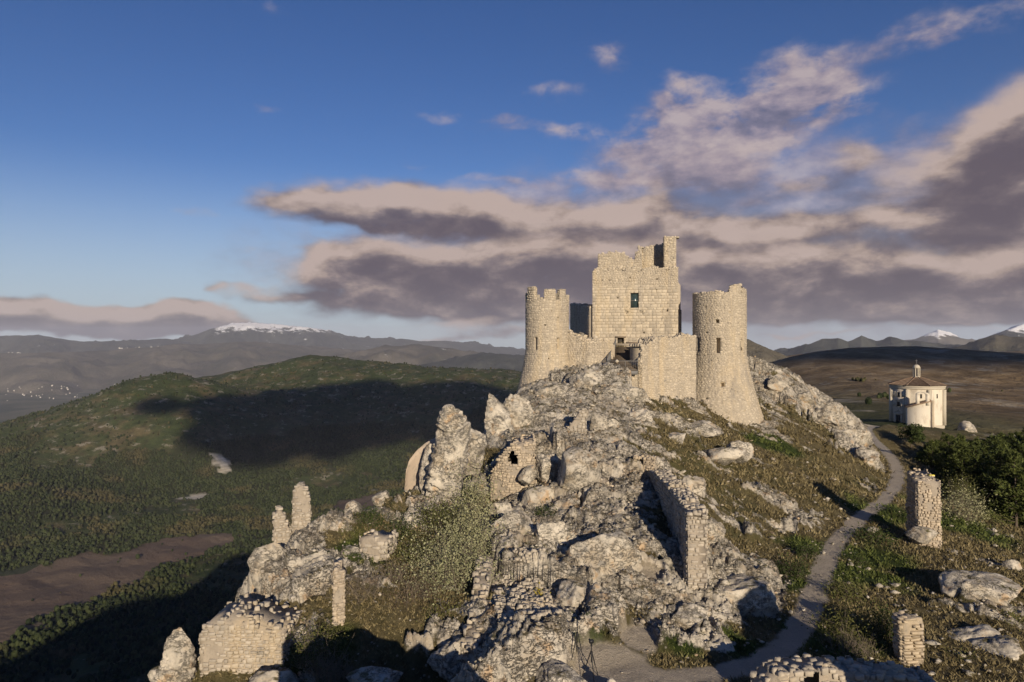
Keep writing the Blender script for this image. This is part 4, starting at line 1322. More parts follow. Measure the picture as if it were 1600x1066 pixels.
# ------------------------------------------------------------------ ruins on the crag
def ruin(label, tops, bases, thick, mats=MS_RUIN, course=.28, wide=.42, n_single=0, seed=1, hole=None, batter=0.0, rough=.14, name='ruined_wall', cat='ruined wall', prot=.04, mortar=None, top_drop=0.0):
    """a broken wall: its head runs through pixel points at given distances, its foot at given heights"""
    rng = np.random.default_rng(seed)
    T = np.array([P(*q) for q in tops])
    bz = np.interp(np.linspace(0, 1, len(T)), np.linspace(0, 1, len(bases)), bases)
    seg = np.hypot(*(np.diff(T[:, :2], axis=0)).T)
    L = np.append(0, np.cumsum(seg))
    tot = L[-1]
    def plan(u):
        return np.array([np.interp(u, L, T[:, 0]), np.interp(u, L, T[:, 1]), 0])
    def dirr(u):
        d = plan(min(u + .15, tot)) - plan(max(u - .15, 0))
        return d / (np.linalg.norm(d) + 1e-9)
    def head(u):
        return np.interp(u, L, T[:, 2]) + rough * (vnoise2(np.array([u * 1.9]), np.array([seed * 7.7]), 3)[0] + .7 * vnoise2(np.array([u * 5.1]), np.array([seed * 3.3]), 4)[0])
    def foot(u):
        return np.interp(u, L, bz)
    A, B = plan(0), plan(tot)
    r0 = (B - A) / np.linalg.norm(B - A)
    n0 = np.array([r0[1], -r0[0], 0])
    if n0 @ (A + B) > 0:                               # the front is the side towards the camera
        n0 = -n0
    sgn = 1.0 if np.cross(r0, UPV) @ n0 > 0 else -1.0
    def nrm(u):
        return np.cross(dirr(u), UPV) * sgn
    def fpos(dn):
        def pos(u, v):
            n = nrm(u)
            off = batter * (head(u) - v) if batter else 0
            return plan(u) - n * (dn - (off if dn < thick / 2 else -off)) + UPV * v, dirr(u) * sgn, UPV, n * (1 if dn < thick / 2 else -1)
        return pos
    def lt(u, dn):
        return head(u) - top_drop * (1 - dn / thick)
    def jg(v, e):
        return .26 * min(1, tot / 3) ** 1.5 * (vnoise2(np.array([v * 1.3]), np.array([seed * 1.7 + e * 9]), 6)[0] + .6 * vnoise2(np.array([v * 3.7]), np.array([seed * 2.7 + e * 5]), 7)[0])
    gone = lambda a, v: vnoise2(np.array([a * .55 + seed * 5]), np.array([v * .7]), 8)[0] + .5 * vnoise2(np.array([a * 1.7 + seed * 5]), np.array([v * 1.9]), 9)[0] > .42
    k = max(4, int(tot / .3))
    kv = 14
    V, Fc = [], []
    us = np.linspace(0, tot, k + 1)
    for u in us:
        n = nrm(u)
        b, t = foot(u), head(u)
        for dn in (.05, thick - .05):
            for j in range(kv + 1):
                v = b + (lt(u, dn) - .10 - b) * j / kv
                off = batter * (t - v)
                jag = (jg(v, 0) if u == us[0] else -jg(v, 1) if u == us[-1] else 0) * dirr(u)
                V.append(plan(u) - n * (dn - off if dn < thick / 2 else dn + off) + UPV * v + jag)
    st = 2 * (kv + 1)
    def hidden(u, v):
        return hole is not None and hole(u, v, tot)
    for i in range(k):
        for j in range(kv):
            a, b = i * st + j, (i + 1) * st + j
            v = V[a][2]
            if not hidden((us[i] + us[i + 1]) / 2, (V[a][2] + V[a + 1][2]) / 2):
                Fc.append((a, b, b + 1, a + 1))
            a, b = a + kv + 1, b + kv + 1
            Fc.append((a, a + 1, b + 1, b))
        a, b = i * st + kv, (i + 1) * st + kv
        Fc.append((a, b, b + kv + 1, a + kv + 1))
    for q in (0, k * st):
        for j in range(kv):
            Fc.append((q + j, q + j + 1, q + kv + 2 + j, q + kv + 1 + j))
    core = link(name, mesh_np(name, V, Fc, 4), mortar or M_MORTAR_DARK, label=label, cat=cat, kind='thing')
    s = Stones()
    lo, hi = min(bases), max(T[:, 2]) + .3
    ok = lambda dn: (lambda u, v, w, h: foot(u) - .1 < v < lt(u, dn) - h * .3 and not hidden(u, v) and jg(v, 0) - .1 < u < tot - jg(v, 1) + .1 and not gone(u + dn * 7, v))
    s.lay(fpos(0), 0, tot, lo, hi, course, wide, prot, .03, mask=ok(0), rng=rng, vary=.35, tilt=.07)
    s.lay(fpos(thick), 0, tot, lo, hi, course, wide, prot, .03, mask=ok(thick), rng=rng, vary=.35, tilt=.07)
    for u0, sg in ((0, -1), (tot, 1)):
        d, n = dirr(u0), nrm(u0)
        s.lay(lambda a, v, d=d, n=n, u0=u0, sg=sg: (plan(u0) - n * a + UPV * v + d * (jg(v, 0) if sg < 0 else -jg(v, 1)) + d * sg * batter * (head(u0) - v), -n * sg * 1.0, UPV, d * sg), .02, thick - .02, lo, hi, course, wide, prot, .03, mask=lambda a, v, w, h, u0=u0: foot(u0) - .1 < v < lt(u0, a) - h * .3 and not gone(a + 3.3 * sg, v), rng=rng, vary=.35, tilt=.07)
    u = 0
    while u < tot - .05:
        w = rng.uniform(.6, 1.4) * wide
        dn = .02
        while dn < thick - .1:
            dd = rng.uniform(.6, 1.3) * wide
            uc = min(max(u + w / 2 + rng.normal(0, .35 * w), .1), tot - .05)
            ta = rng.normal(0, .45)
            ra, na = dirr(uc), -nrm(uc)
            if thick < 1.6 or rng.random() < .5:
                s.add(plan(uc) - nrm(uc) * min(dn + dd / 2, thick) + UPV * (lt(uc, dn) - .12), ra * math.cos(ta) + na * math.sin(ta), na * math.cos(ta) - ra * math.sin(ta), UPV, w * rng.uniform(.6, 1.05), dd * rng.uniform(.6, 1.05), rng.uniform(.02, .17), rng.random())
            dn += dd
        u += w
    rest = s.singles('stone', mats[1], core, n_single)
    s.mass('rubble', mats[0], core, rest, seed=seed)
    return core

ruin('long tapering rubble wall running up the crag beside a shadowed trench', [(1014, 733, 58.5), (1028, 741, 55), (1050, 764, 49.5), (1066, 788, 44.5), (1073, 800, 42.5)], [-14.0, -14.8, -16.4], 1.25, n_single=260, seed=21, course=.24, wide=.34, rough=.22)
ruin('narrow knee-high wall with dark left face beside the rubble steps', [(768, 866, 44.5), (763, 895, 42.2), (760, 940, 39.5), (752, 985, 36.8), (748, 1012, 35.4)], [-17.0, -17.6, -18], .85, n_single=200, seed=22, rough=.18)
ruin('thin upright stub of wall standing alone above the brambles', [(520, 893, 40.0), (528, 889, 40.0), (539, 892, 40.2)], [-18.3, -18.3], 1.5, mats=MS_WARM, n_single=60, seed=23, course=.24, wide=.34)
ruin('squat wall block standing left of the green bushes in the gully', [(562, 838, 47.5), (585, 839, 47.2), (606, 846, 47.0)], [-17, -17], 1.9, n_single=60, seed=24, rough=.2)
ruin('tall leaning wall pillar standing alone by the bend of the path', [(1433, 741, 58.5), (1450, 740, 58.3), (1469, 742, 58.2)], [-18.2, -18.6], 2.6, mats=MS_WARM, n_single=150, seed=25, course=.2, wide=.3, batter=.03, name='wall_pillar', cat='wall pillar', top_drop=.6)
ruin('short red-brown pillar of stacked slabs by the bottom wall', [(1410, 966, 36.2), (1426, 965, 36.2), (1443, 970, 36.2)], [-18.2, -18.2], .8, mats=MS_WARM, n_single=70, seed=26, course=.17, wide=.5, name='wall_pillar', cat='wall pillar', rough=.05, prot=.10)
ruin('broad rubble wall along the bottom edge with a small arched hole', [(1206, 1078, 30.6), (1222, 1058, 30.8), (1245, 1049, 31), (1300, 1046, 31.2), (1360, 1052, 31.2), (1420, 1060, 31), (1462, 1068, 31)], [-18.5, -18.5], 1.5, n_single=170, seed=27, course=.27, wide=.38, hole=lambda u, v, t: abs(u - 2.05) < .42 and v < -15.1 - 1.2 * (u - 2.05) ** 2)
ruin('warm rubble wall with a heart-shaped hole below the gate crag', [(766, 742, 61), (775, 722, 60.6), (788, 703, 60.2), (800, 694, 60), (818, 691, 60), (836, 690, 60)], [-15.2, -15.2], 4.5, mats=MS_WARM, n_single=120, seed=28, course=.24, wide=.34, hole=lambda u, v, t: ((u - 2.32) / .44) ** 2 + ((v + 10.35) / .62) ** 2 < 1)
ruin('grey wall with a V-shaped notch among the crag rocks', [(838, 684, 66), (852, 678, 66), (866, 676, 66), (874, 671, 66), (881, 676, 66), (893, 662, 66), (903, 646, 66), (908, 639, 66), (917, 640, 66)], [-11.4, -11.4], .8, n_single=80, seed=29, rough=.08)
ruin('shorter of the two pale wall spires on the left ridge', [(428, 812, 52.2), (434, 797, 52.3), (439, 793, 52.4), (445, 808, 52.5), (453, 832, 52.6)], [-16.6, -16.4], 1.2, n_single=70, seed=30, course=.26, wide=.36, batter=.03, name='wall_spire', cat='wall spire', rough=.12, mats=MS_RUIN)
ruin('taller of the two pale wall spires on the left ridge', [(457, 766, 53), (462, 758, 53), (470, 757, 53), (480, 763, 53.2), (485, 778, 53.3)], [-16.2, -16.2], 1.5, n_single=90, seed=31, course=.26, wide=.36, batter=.03, name='wall_spire', cat='wall spire', rough=.1)
ruin('slim ochre wall stub with a square window hole at the head of the trench', [(989, 712, 59.5), (1000, 712, 59.3), (1007, 713, 59), (1021, 715, 58.6)], [-13.0, -13.2], .8, mats=MS_WARM, n_single=50, seed=32, course=.22, wide=.3, rough=.05, hole=lambda u, v, t: .25 < u < .8 and -11.3 < v < -10.25)
ruin('strip of low wall running down the crag between big outcrops', [(897, 832, 47.8), (894, 860, 45.6), (889, 900, 42.7), (884, 940, 40.2), (881, 962, 39)], [-15.0, -16.5, -17.2], .8, n_single=120, seed=33, rough=.2)
ruin('blocky ruined house corner with ochre plaster at bottom left', [(311, 984, 38.6), (317, 975, 38.6), (345, 970, 38.6), (395, 973, 38.6), (446, 982, 38.6)], [-22, -22], 3.4, mats=MS_RUIN, n_single=170, seed=34, course=.22, wide=.34, rough=.45, prot=.03)
ruin('stub of pale masonry on the left edge of the crag below the castle', [(766, 640, 73), (772, 633, 73), (779, 634, 73)], [-9.4, -9.4], 1.2, mats=MS_WARM, n_single=0, seed=35)
ruin('low broken wall across the slope under the gate rock', [(925, 742, 57), (936, 748, 56.5), (944, 762, 55.5)], [-13.5, -14], .8, n_single=0, seed=36)

M_PLASTER = material('old_pink_plaster', lambda g: (g.mix(g.step(g.noise(g.pos(), 1.3, 6, .7), .52, .60), (.43, .35, .275, 1), g.mix(g.noise(g.pos(), 5, 5), (.27, .22, .17, 1), (.42, .37, .31, 1))), g.bump(g.noise(g.pos(), 6, 6, .7), .6, .05)))
def plaster_wall():
    tops = [(634, 752, 59), (636, 734, 59.2), (641, 717, 59.5), (652, 703, 60), (666, 691, 60.4), (684, 682, 61)]
    V, Fc = [], []
    pts = np.array([P(*q) for q in tops])
    t = np.linspace(0, 1, 25)
    X = np.stack([np.interp(t, np.linspace(0, 1, len(pts)), pts[:, i]) for i in range(3)], 1)
    kv = 10
    for q in X:
        for dn in (0, .7):
            for j in range(kv + 1):
                z = -15.2 + (q[2] + 15.2) * j / kv
                bulge = .7 * math.sin(max(0, (z + 15.2) / 8.0) * 1.9) * -1
                V.append((q[0] - .9 * (1 - j / kv) * (1 - (q[0] - X[0][0]) / (X[-1][0] - X[0][0])) * .4, q[1] + dn + bulge, z))
    s = 2 * (kv + 1)
    for i in range(len(X) - 1):
        for j in range(kv):
            a, b = i * s + j, (i + 1) * s + j
            Fc += [(a, b, b + 1, a + 1), (a + kv + 1, a + kv + 2, b + kv + 2, b + kv + 1)]
        a, b = i * s + kv, (i + 1) * s + kv
        Fc.append((a, b, b + kv + 1, a + kv + 1))
    for q in (0, (len(X) - 1) * s):
        for j in range(kv):
            Fc.append((q + j, q + kv + 1 + j, q + kv + 2 + j, q + j + 1))
    link('plaster_wall', mesh_np('plaster_wall', V, Fc, 4, True), M_PLASTER, label='smooth pink plastered curved wall leaning against the tall slab rock', cat='ruined wall', kind='thing')
plaster_wall()

# the cobbled, stepped floor between the narrow wall and the outcrops
def rubble_floor():
    rng = np.random.default_rng(5)
    s = Stones()
    a0, a1 = P(800, 905, 43.5), P(822, 1010, 35.8)
    for k in range(1500):
        t = rng.uniform(0, 1)
        c = a0 + (a1 - a0) * t
        x, y = c[0] + rng.uniform(-1.35, 1.9), c[1] + rng.uniform(-.3, .3)
        s.add([x, y, 0], None, None, None, 0, 0, 0, 0)
    xy = np.array([q[:2] for q in s.c])
    z = ground(xy[:, 0], xy[:, 1])
    o = Stones()
    for (x, y), zz in zip(xy, z):
        zz = round((zz) / .16) * .16
        a = rng.uniform(-1.6, 1.6)
        o.add(np.array([x, y, zz]), np.array([math.cos(a), math.sin(a), 0]), np.array([-math.sin(a), math.cos(a), 0]), UPV + 0, rng.uniform(.12, .40), rng.uniform(.10, .28), rng.uniform(.03, .11), rng.random())
    o.mass('rubble_steps', MS_RUIN[0], None, seed=3)
    tag(bpy.data.objects['rubble_steps'], label='uneven rubble steps of small grey stones inside the ruin', cat='rubble')
rubble_floor()
# unseen wall stubs added just below the frame to throw shadows into the foreground
def shadow_stubs():
    for label, a, b, th, z0, z1, seed in (('unseen thick wall stub added left of the camera to shade the foreground', (-9.0, 22.5), (1.0, 21.5), 1.6, -20, -12.4, 61), ('unseen broken stub added right of the camera to shade the rock mound', (22.6, 21.0), (18.8, 21.6), 3.0, -20, -9.0, 62)):
        V, Fc = [], []
        k = 18
        A, B = np.array(a), np.array(b)
        n = np.array([-(B - A)[1], (B - A)[0]]) / np.linalg.norm(B - A)
        for i in range(k + 1):
            q = A + (B - A) * i / k
            top = z1 + .9 * vnoise2(np.array([i * .55]), np.array([seed * 2.3]), 3)[0] - (2.6 * abs(i / k - .45) if seed == 62 else 1.6 * (i / k - .4) ** 2)
            for off in (0, th):
                for z in (z0, top):
                    V.append((q[0] + n[0] * off, q[1] + n[1] * off, z))
        for i in range(k):
            p, q = i * 4, i * 4 + 4
            Fc += [(p, q, q + 1, p + 1), (p + 2, p + 3, q + 3, q + 2), (p + 1, q + 1, q + 3, p + 3)]
        Fc += [(0, 1, 3, 2), (k * 4, k * 4 + 2, k * 4 + 3, k * 4 + 1)]
        link('ruined_wall', mesh_np('ruined_wall', V, Fc, 4), M_MORTAR_DARK, label=label, cat='ruined wall', kind='thing')  # shares its name with the visible walls; added out of view as shadow caster
shadow_stubs()
# ------------------------------------------------------------------ boulders and outcrops
def _rock(g):
    p = g.pos()
    c, h = limestone(g, p)
    nz = g.sep(g.normal())[2]
    gc, gh = turf(g, p, 0.15)
    moss = g.m('MULTIPLY', g.step(nz, .74, .92), g.step(g.noise(p, 1.3, 6, .68), .50, .62))
    return g.mix(moss, c, gc), g.bump(h, .8, .14)
M_ROCK = material('limestone_boulder', _rock)

def rock_mesh(w, dep, h, seed, cuts=16, sub=5, rough=.07, layer=0.0, tilt=0.0):
    bm = bmesh.new()
    bmesh.ops.create_icosphere(bm, subdivisions=sub, radius=1)
    v = np.array([q.co[:] for q in bm.verts])
    f = np.array([[q.index for q in fc.verts] for fc in bm.faces])
    bm.free()
    rng = np.random.default_rng(seed)
    for k in range(cuts):
        n = rng.normal(size=3)
        n /= np.linalg.norm(n)
        d = rng.uniform(.50, .88)
        e = v @ n - d
        v = v - np.where(e > 0, e * .94, 0)[:, None] * n
    v *= np.array([w / 2, dep / 2, h / 2]) * 1.16
    if tilt:
        v[:, 0] += v[:, 2] * tilt
    s = (w * dep * h) ** (1 / 3)
    nrm = v / (np.linalg.norm(v, axis=1)[:, None] + 1e-6)
    o = seed * 13.7
    d = s * rough * (.8 * fbm3(v + o, s * .34, 6, .62, seed) - .9 * np.clip(fbm3(v + o + 5, s * .38, 3, .5, seed + 4, True) - .45, 0, 1))
    # broken steps: the surface is stepped along a bedding plane
    b = v @ np.array([.25, -.2, .93]) / (s * .16) + 1.6 * fbm3(v + o, s * .5, 3, .5, seed + 2)
    d += s * layer * (np.abs(b - np.floor(b) - .5) * 2 - .5)
    d += .06 * fbm3(v + o, .5, 4, .65, seed + 9) - .05 * np.clip(fbm3(v + o + 9, .7, 3, .5, seed + 11, True) - .5, 0, 1)
    v = v + nrm * d[:, None]
    return v, f
_rseed = [100]
def rock(label, px, py, w, h, d, dep=1.0, cuts=24, sub=5, layer=.04, tilt=0.0, rot=0.0, rough=.075, sink=.0, seed=None, name='boulder', cat='boulder'):
    """a rock filling w by h pixels round pixel px, py at distance d"""
    _rseed[0] += 1
    seed = seed or _rseed[0]
    W, H = w / F * d, h / F * d
    v, f = rock_mesh(W, W * dep, H, seed, cuts, sub, rough, layer, tilt)
    c, s = math.cos(rot), math.sin(rot)
    v = np.stack([v[:, 0] * c - v[:, 2] * s, v[:, 1], v[:, 0] * s + v[:, 2] * c], 1)
    me = mesh_np(name, v, f, 3, False)
    o = link(name, me, M_ROCK, label=label, cat=cat)
    o.location = P(px, py, d)
    return o
O = dict(name='rock_outcrop', cat='rock outcrop')
rock('largest rounded grey boulder perched above the trench', 903, 748, 88, 86, 56.5, .9, 17, layer=.0, rough=.05, seed=151)
rock('pale boulder lying under the largest rounded boulder', 922, 806, 62, 44, 54, .9, 18)
rock('smooth grey rock wedged left of the largest boulder', 838, 786, 62, 52, 56, .9, 16, layer=0, rough=.05)
rock('round stone capping the heart-hole wall at right', 858, 728, 44, 50, 60, .9, 18)
rock('small round stone beside the heart-hole wall', 826, 742, 30, 34, 59, .9, 16, sub=4)
rock('grey stone at the foot of the heart-hole wall', 785, 800, 48, 44, 55, .9, 20, sub=4)
rock('tall leaning slab outcrop left of the crag', 700, 732, 80, 170, 56, .8, 30, layer=.09, tilt=.06, rough=.10, **O)
rock('knobbly crown stone on the tall leaning slab', 708, 668, 60, 78, 56.5, .9, 28, layer=.08, rough=.10, **O)
rock('brown cap of rock at the very top of the leaning slab', 703, 640, 22, 18, 56.6, .9, 16, sub=4)
rock('shoulder of mossy rock right of the leaning slab', 738, 706, 44, 84, 60.5, 1.0, 22)
rock('grey slab at the left foot of the plastered wall', 672, 745, 34, 96, 57.5, .8, 18, sub=4, **O)
rock('steep fissured slab below the left round tower', 783, 672, 48, 110, 71, .8, 18, layer=.05, tilt=-.25, **O)
rock('second fissured slab leaning under the left round tower', 812, 652, 44, 86, 72, .8, 18, layer=.05, tilt=-.2, **O)
rock('broad grey knob of crag right under the left round tower', 858, 616, 96, 58, 79, .8, 22, layer=.04, **O)
rock('grey crag rock just left of the stair foot', 915, 602, 70, 52, 80, .8, 22, layer=.04, **O)
rock('rough rock face directly below the stair', 968, 620, 78, 64, 78, .7, 22, layer=.05, **O)
rock('knob of rock right below the gate cheek wall', 1000, 665, 58, 60, 72, .8, 21, layer=.05, **O)
rock('rock butting against the left foot of the gate wall', 994, 636, 56, 56, 79.5, .8, 20, layer=.05, **O)
rock('rough grey crag rock between the notched wall and the stair', 938, 680, 60, 76, 68, .8, 22, layer=.05, **O)
rock('rock bulge below the notched wall', 872, 722, 64, 40, 64, .8, 20, **O)
rock('layered grey fin of rock above the rubble steps', 866, 852, 92, 96, 47, .7, 18, layer=.06, tilt=-.3, rough=.06, **O)
rock('large pale outcrop above the tripods', 930, 890, 128, 124, 43.5, .75, 24, layer=.03, **O)
rock('bulky grey outcrop right of the rubble steps', 893, 952, 92, 96, 39.8, .8, 20, layer=.02, **O)
rock('stone-studded hump left of the layered fin', 796, 838, 84, 72, 48.5, .9, 22, layer=.03, **O)
rock('boulder at the lower end of the rubble steps', 788, 1012, 66, 58, 35.2, .9, 20)
rock('pale rock at the bottom edge left of the tripods', 876, 1060, 96, 46, 32.4, .9, 22)
rock('dark half-shaded rock at the bottom left of the narrow wall', 712, 1030, 84, 66, 36, .8, 28, layer=.05, **O)
rock('grey rock in the shadow below the brambles', 590, 1060, 84, 40, 35, .8, 26, layer=.05)
rock('white rock in the bushes below the leaning slab', 655, 826, 52, 66, 52.5, .9, 19)
rock('pale rock at the foot of the leaning slab', 690, 800, 60, 50, 55, .9, 20)
rock('pale stone on the grassy ledge of the left ridge', 598, 778, 30, 28, 57, 1, 17, sub=4)
rock('white stone further left on the grassy ledge', 553, 800, 30, 32, 55, 1, 17, sub=4)
rock('layered rock between the wall spires and the ledge', 518, 824, 52, 40, 53.2, .9, 20, layer=.06, **O)
rock('big domed boulder below the wall spires', 422, 893, 82, 92, 46.8, .8, 17, layer=.01, rough=.06)
rock('pale rock hump right of the domed boulder', 500, 890, 60, 46, 46, .9, 22, **O)
rock('cliff of rock at the far left foot of the ridge', 278, 1040, 70, 110, 38.5, .8, 21, layer=.05, **O)
rock('low shaded rocks at the left end of the ridge', 268, 1056, 60, 44, 38, .9, 21)
rock('shaded rock under the blocky ruined corner', 425, 1070, 110, 60, 37.0, .6, 22, layer=.04, **O)
rock('rock mound half in shadow beside the path', 1150, 945, 170, 120, 43.5, .7, 26, layer=.03, **O)
rock('pale boulder at the lower end of the long wall', 1078, 972, 84, 76, 39.8, .8, 22)
rock('pale rock against the right side of the long wall', 1078, 760, 46, 46, 53.5, .9, 20)
rock('rock beside the middle of the long wall', 1112, 830, 42, 60, 50.5, .9, 20)
rock('pointed pale rock on the open grass slope', 1150, 706, 52, 36, 71, .9, 16, sub=4, tilt=.5)
rock('white rock ledge on the slope under the right tower', 1098, 672, 60, 26, 76, .9, 18, sub=4, tilt=.6)
rock('pale outcrop breaking the middle of the grass slope', 1128, 712, 62, 34, 69, .9, 20, sub=4, tilt=.6)
rock('scatter of pale rock left on the grass slope', 1050, 690, 50, 34, 69, .9, 20, sub=4, tilt=.5)
rock('white crag behind the right tower', 1212, 600, 36, 30, 101, .9, 20, sub=4)
rock('pale knob on the skyline right of the tower', 1256, 622, 30, 26, 102, .9, 20, sub=4)
rock('high white outcrop on the right shoulder', 1290, 652, 62, 46, 101, .9, 22, layer=.04, **O)
rock('white outcrop in the middle of the right shoulder', 1322, 690, 66, 56, 97, .9, 22, layer=.04, **O)
rock('lowest white outcrop of the right shoulder above the path', 1352, 728, 52, 56, 90, .9, 22, layer=.04, **O)
rock('long pale outcrop on the slope right of the path', 1515, 920, 120, 76, 46.5, .8, 24, layer=.03, tilt=.5, **O)
rock('lower pale outcrop on the slope right of the path', 1510, 1000, 90, 44, 40.2, .9, 22, layer=.03, tilt=.5, **O)
rock('pale ledge near the bottom right corner', 1560, 1020, 84, 40, 38.5, .9, 22, tilt=.4, **O)
rock('pale rock at the foot of the leaning wall pillar', 1440, 838, 44, 26, 58, .9, 20, sub=4)
rock('white rock on the right-hand slope below the pines', 1580, 895, 26, 44, 55, .9, 18, sub=4)
rock('white rock behind the pine grove', 1510, 675, 26, 30, 150, .9, 18, sub=4)
rock('pale rock at the right edge behind the pines', 1594, 690, 24, 30, 150, .9, 18, sub=4)

# loose stones, nobody could count them
def loose_stones(n=9000):
    rng = np.random.default_rng(77)
    az = np.radians(rng.uniform(-30, 40, n * 3))
    r = np.exp(rng.uniform(math.log(30), math.log(118), n * 3))
    x, y = np.sin(az) * r, np.cos(az) * r
    z, m = ground(x, y, True)
    keep = rng.random(n * 3) < np.clip(.15 + .6 * m['rock'] - .75 * (m['trail'] > .5) + .25 * (fbm2(x, y, 3, 3, .5, 5) > .1), .03, 1)
    keep &= (y > 29)
    x, y, z = x[keep][:n], y[keep][:n], z[keep][:n]
    n = len(x)
    g = np.array([(0, 0, 1), (.89, 0, .45), (.28, .85, .45), (-.72, .53, .45), (-.72, -.53, .45), (.28, -.85, .45), (0, 0, -.6)])
    f = np.array([(0, 1, 2), (0, 2, 3), (0, 3, 4), (0, 4, 5), (0, 5, 1), (6, 2, 1), (6, 3, 2), (6, 4, 3), (6, 5, 4), (6, 1, 5)])
    s = .07 * np.exp(rng.normal(0, .55, n)) * np.clip(np.hypot(x, y) / 45, .8, 1.6)
    a = rng.uniform(0, 6.28, n)
    V = g[None] * (1 + rng.uniform(-.35, .35, (n, 7, 3)))
    V = V * s[:, None, None] * np.stack([rng.uniform(.8, 1.6, n), rng.uniform(.7, 1.2, n), rng.uniform(.5, 1, n)], 1)[:, None, :]
    c, sn = np.cos(a)[:, None], np.sin(a)[:, None]
    V = np.stack([V[..., 0] * c - V[..., 1] * sn, V[..., 0] * sn + V[..., 1] * c, V[..., 2]], -1) + np.stack([x, y, z + s * .2], 1)[:, None]
    Fc = (np.arange(n)[:, None, None] * 7 + f[None]).reshape(-1, 3)
    link('loose_stones', mesh_np('loose_stones', V.reshape(-1, 3), Fc, 3), M_ROCK, kind='stuff')
loose_stones()
# ------------------------------------------------------------------ plants
def leaf_mat(name, a, b, trans=.25):
    def build(g):
        r = g.node('ShaderNodeObjectInfo').outputs['Random']
        t = g.attr('tint')
        c = g.mix(t, a, b)
        return (g.mix(.5, c, g.mix(r, (.65, .7, .6, 1), (1.3, 1.25, 1.1, 1)), 'MULTIPLY'),)
    m = material(name, build, .75, .2)
    return m
M_PINE = leaf_mat('pine_needles', (.030, .044, .011, 1), (.105, .122, .034, 1))
M_BARK = material('bark', lambda g: (g.mix(g.noise(g.pos(), 6, 5), (.07, .055, .042, 1), (.15, .12, .095, 1)),))
M_LEAF_PALE = leaf_mat('pale_blossom_leaves', (.16, .165, .08, 1), (.40, .385, .25, 1))
M_LEAF_OLIVE = leaf_mat('olive_leaves', (.055, .062, .018, 1), (.145, .142, .050, 1))
M_LEAF_DARK = leaf_mat('dark_leaves', (.022, .034, .010, 1), (.060, .080, .022, 1))
M_LEAF_RED = leaf_mat('brown_buds', (.10, .062, .042, 1), (.17, .12, .085, 1))
M_TWIG = material('grey_twigs', lambda g: (g.mix(g.noise(g.pos(), 5, 4), (.13, .105, .08, 1), (.26, .22, .175, 1)),))
M_YELLOW = leaf_mat('yellow_flowers', (.30, .24, .02, 1), (.55, .44, .03, 1))

def leaves_mesh(name, centres, size, rng, mat, aspect=1.0, per=1, spread=0.0, tip=None):
    n = len(centres) * per
    c = np.repeat(centres, per, 0) + rng.normal(0, 1, (n, 3)) * spread
    a = rng.normal(size=(n, 3))
    if tip is not None:
        a = a * .7 + np.repeat(tip, per, 0) * 1.0
    a /= np.linalg.norm(a, axis=1)[:, None]
    b = np.cross(a, rng.normal(size=(n, 3)))
    b /= np.linalg.norm(b, axis=1)[:, None]
    s = size * rng.uniform(.6, 1.4, n)[:, None]
    V = np.stack([c - b * s * aspect * .5, c + a * s * .55, c + b * s * aspect * .5, c - a * s * .45], 1)
    me = mesh_np(name, V.reshape(-1, 3), np.arange(n * 4).reshape(-1, 4), 4)
    fattr(me, 'tint', np.repeat(np.clip(rng.normal(.5, .25, n), 0, 1), 4))
    me.materials.append(mat)
    return me
def tubes_mesh(name, segs, mat, n=4):
    V, Fc = [], []
    for a, b, ra, rb in segs:
        a, b = np.array(a, float), np.array(b, float)
        d = (b - a) / (np.linalg.norm(b - a) + 1e-9)
        x = np.cross(d, (.3, .2, 1) if abs(d[2]) < .9 else (1, 0, 0))
        x /= np.linalg.norm(x)
        y = np.cross(d, x)
        k = len(V)
        for q, r_ in ((a, ra), (b, rb)):
            for i in range(n):
                t = 2 * math.pi * i / n
                V.append(q + (x * math.cos(t) + y * math.sin(t)) * r_)
        for i in range(n):
            j = (i + 1) % n
            Fc.append((k + i, k + j, k + n + j, k + n + i))
    me = mesh_np(name, V, Fc, 4, True)
    me.materials.append(mat)
    return me

def pine_meshes(seed):
    """a pine eight metres tall: trunk with limbs, crown of needle tufts"""
    rng = np.random.default_rng(seed)
    H = 8.0
    segs, tips, dirs = [], [], []
    lean = rng.normal(0, .25, 2)
    ax = lambda z: np.array([lean[0] * (z / H) ** 2, lean[1] * (z / H) ** 2, z])
    for i in range(6):
        segs.append((ax(H * .96 * i / 6), ax(H * .96 * (i + 1) / 6), .17 * (1 - i / 6.6), .17 * (1 - (i + 1) / 6.6)))
    z = .9
    while z < H * .98:
        t = z / H
        reach = 2.3 * (1 - t ** 1.7) ** .9 * min(1, .55 + t * 1.6) + .22
        for k in range(rng.integers(4, 7)):
            a = rng.uniform(0, 6.28)
            L = reach * rng.uniform(.55, 1.12)
            d = np.array([math.cos(a), math.sin(a), rng.uniform(.05, .45)])
            e = ax(z) + d * L
            segs.append((ax(z), e, .045 * (1 - t * .6), .012))
            m = max(1, int(L / .38))
            for q in range(m):
                f = .38 + .62 * (q + 1) / m
                side = rng.normal(0, .20 * L ** .5, 3)
                tips.append(ax(z) + d * L * f + side)
                dirs.append(d + rng.normal(0, .5, 3) + np.array([0, 0, .35]))
        z += rng.uniform(.30, .50)
    for q in range(6):
        tips.append(ax(H) + rng.normal(0, .12, 3)); dirs.append(np.array([0, 0, 1.0]))
    tips, dirs = np.array(tips), np.array(dirs)
    return tubes_mesh('pine_trunk', segs, M_BARK, 5), leaves_mesh('pine_crown', tips, .42, rng, M_PINE, .30, 20, .15, dirs)
PINES = [pine_meshes(s) for s in (1, 2, 3, 4)]
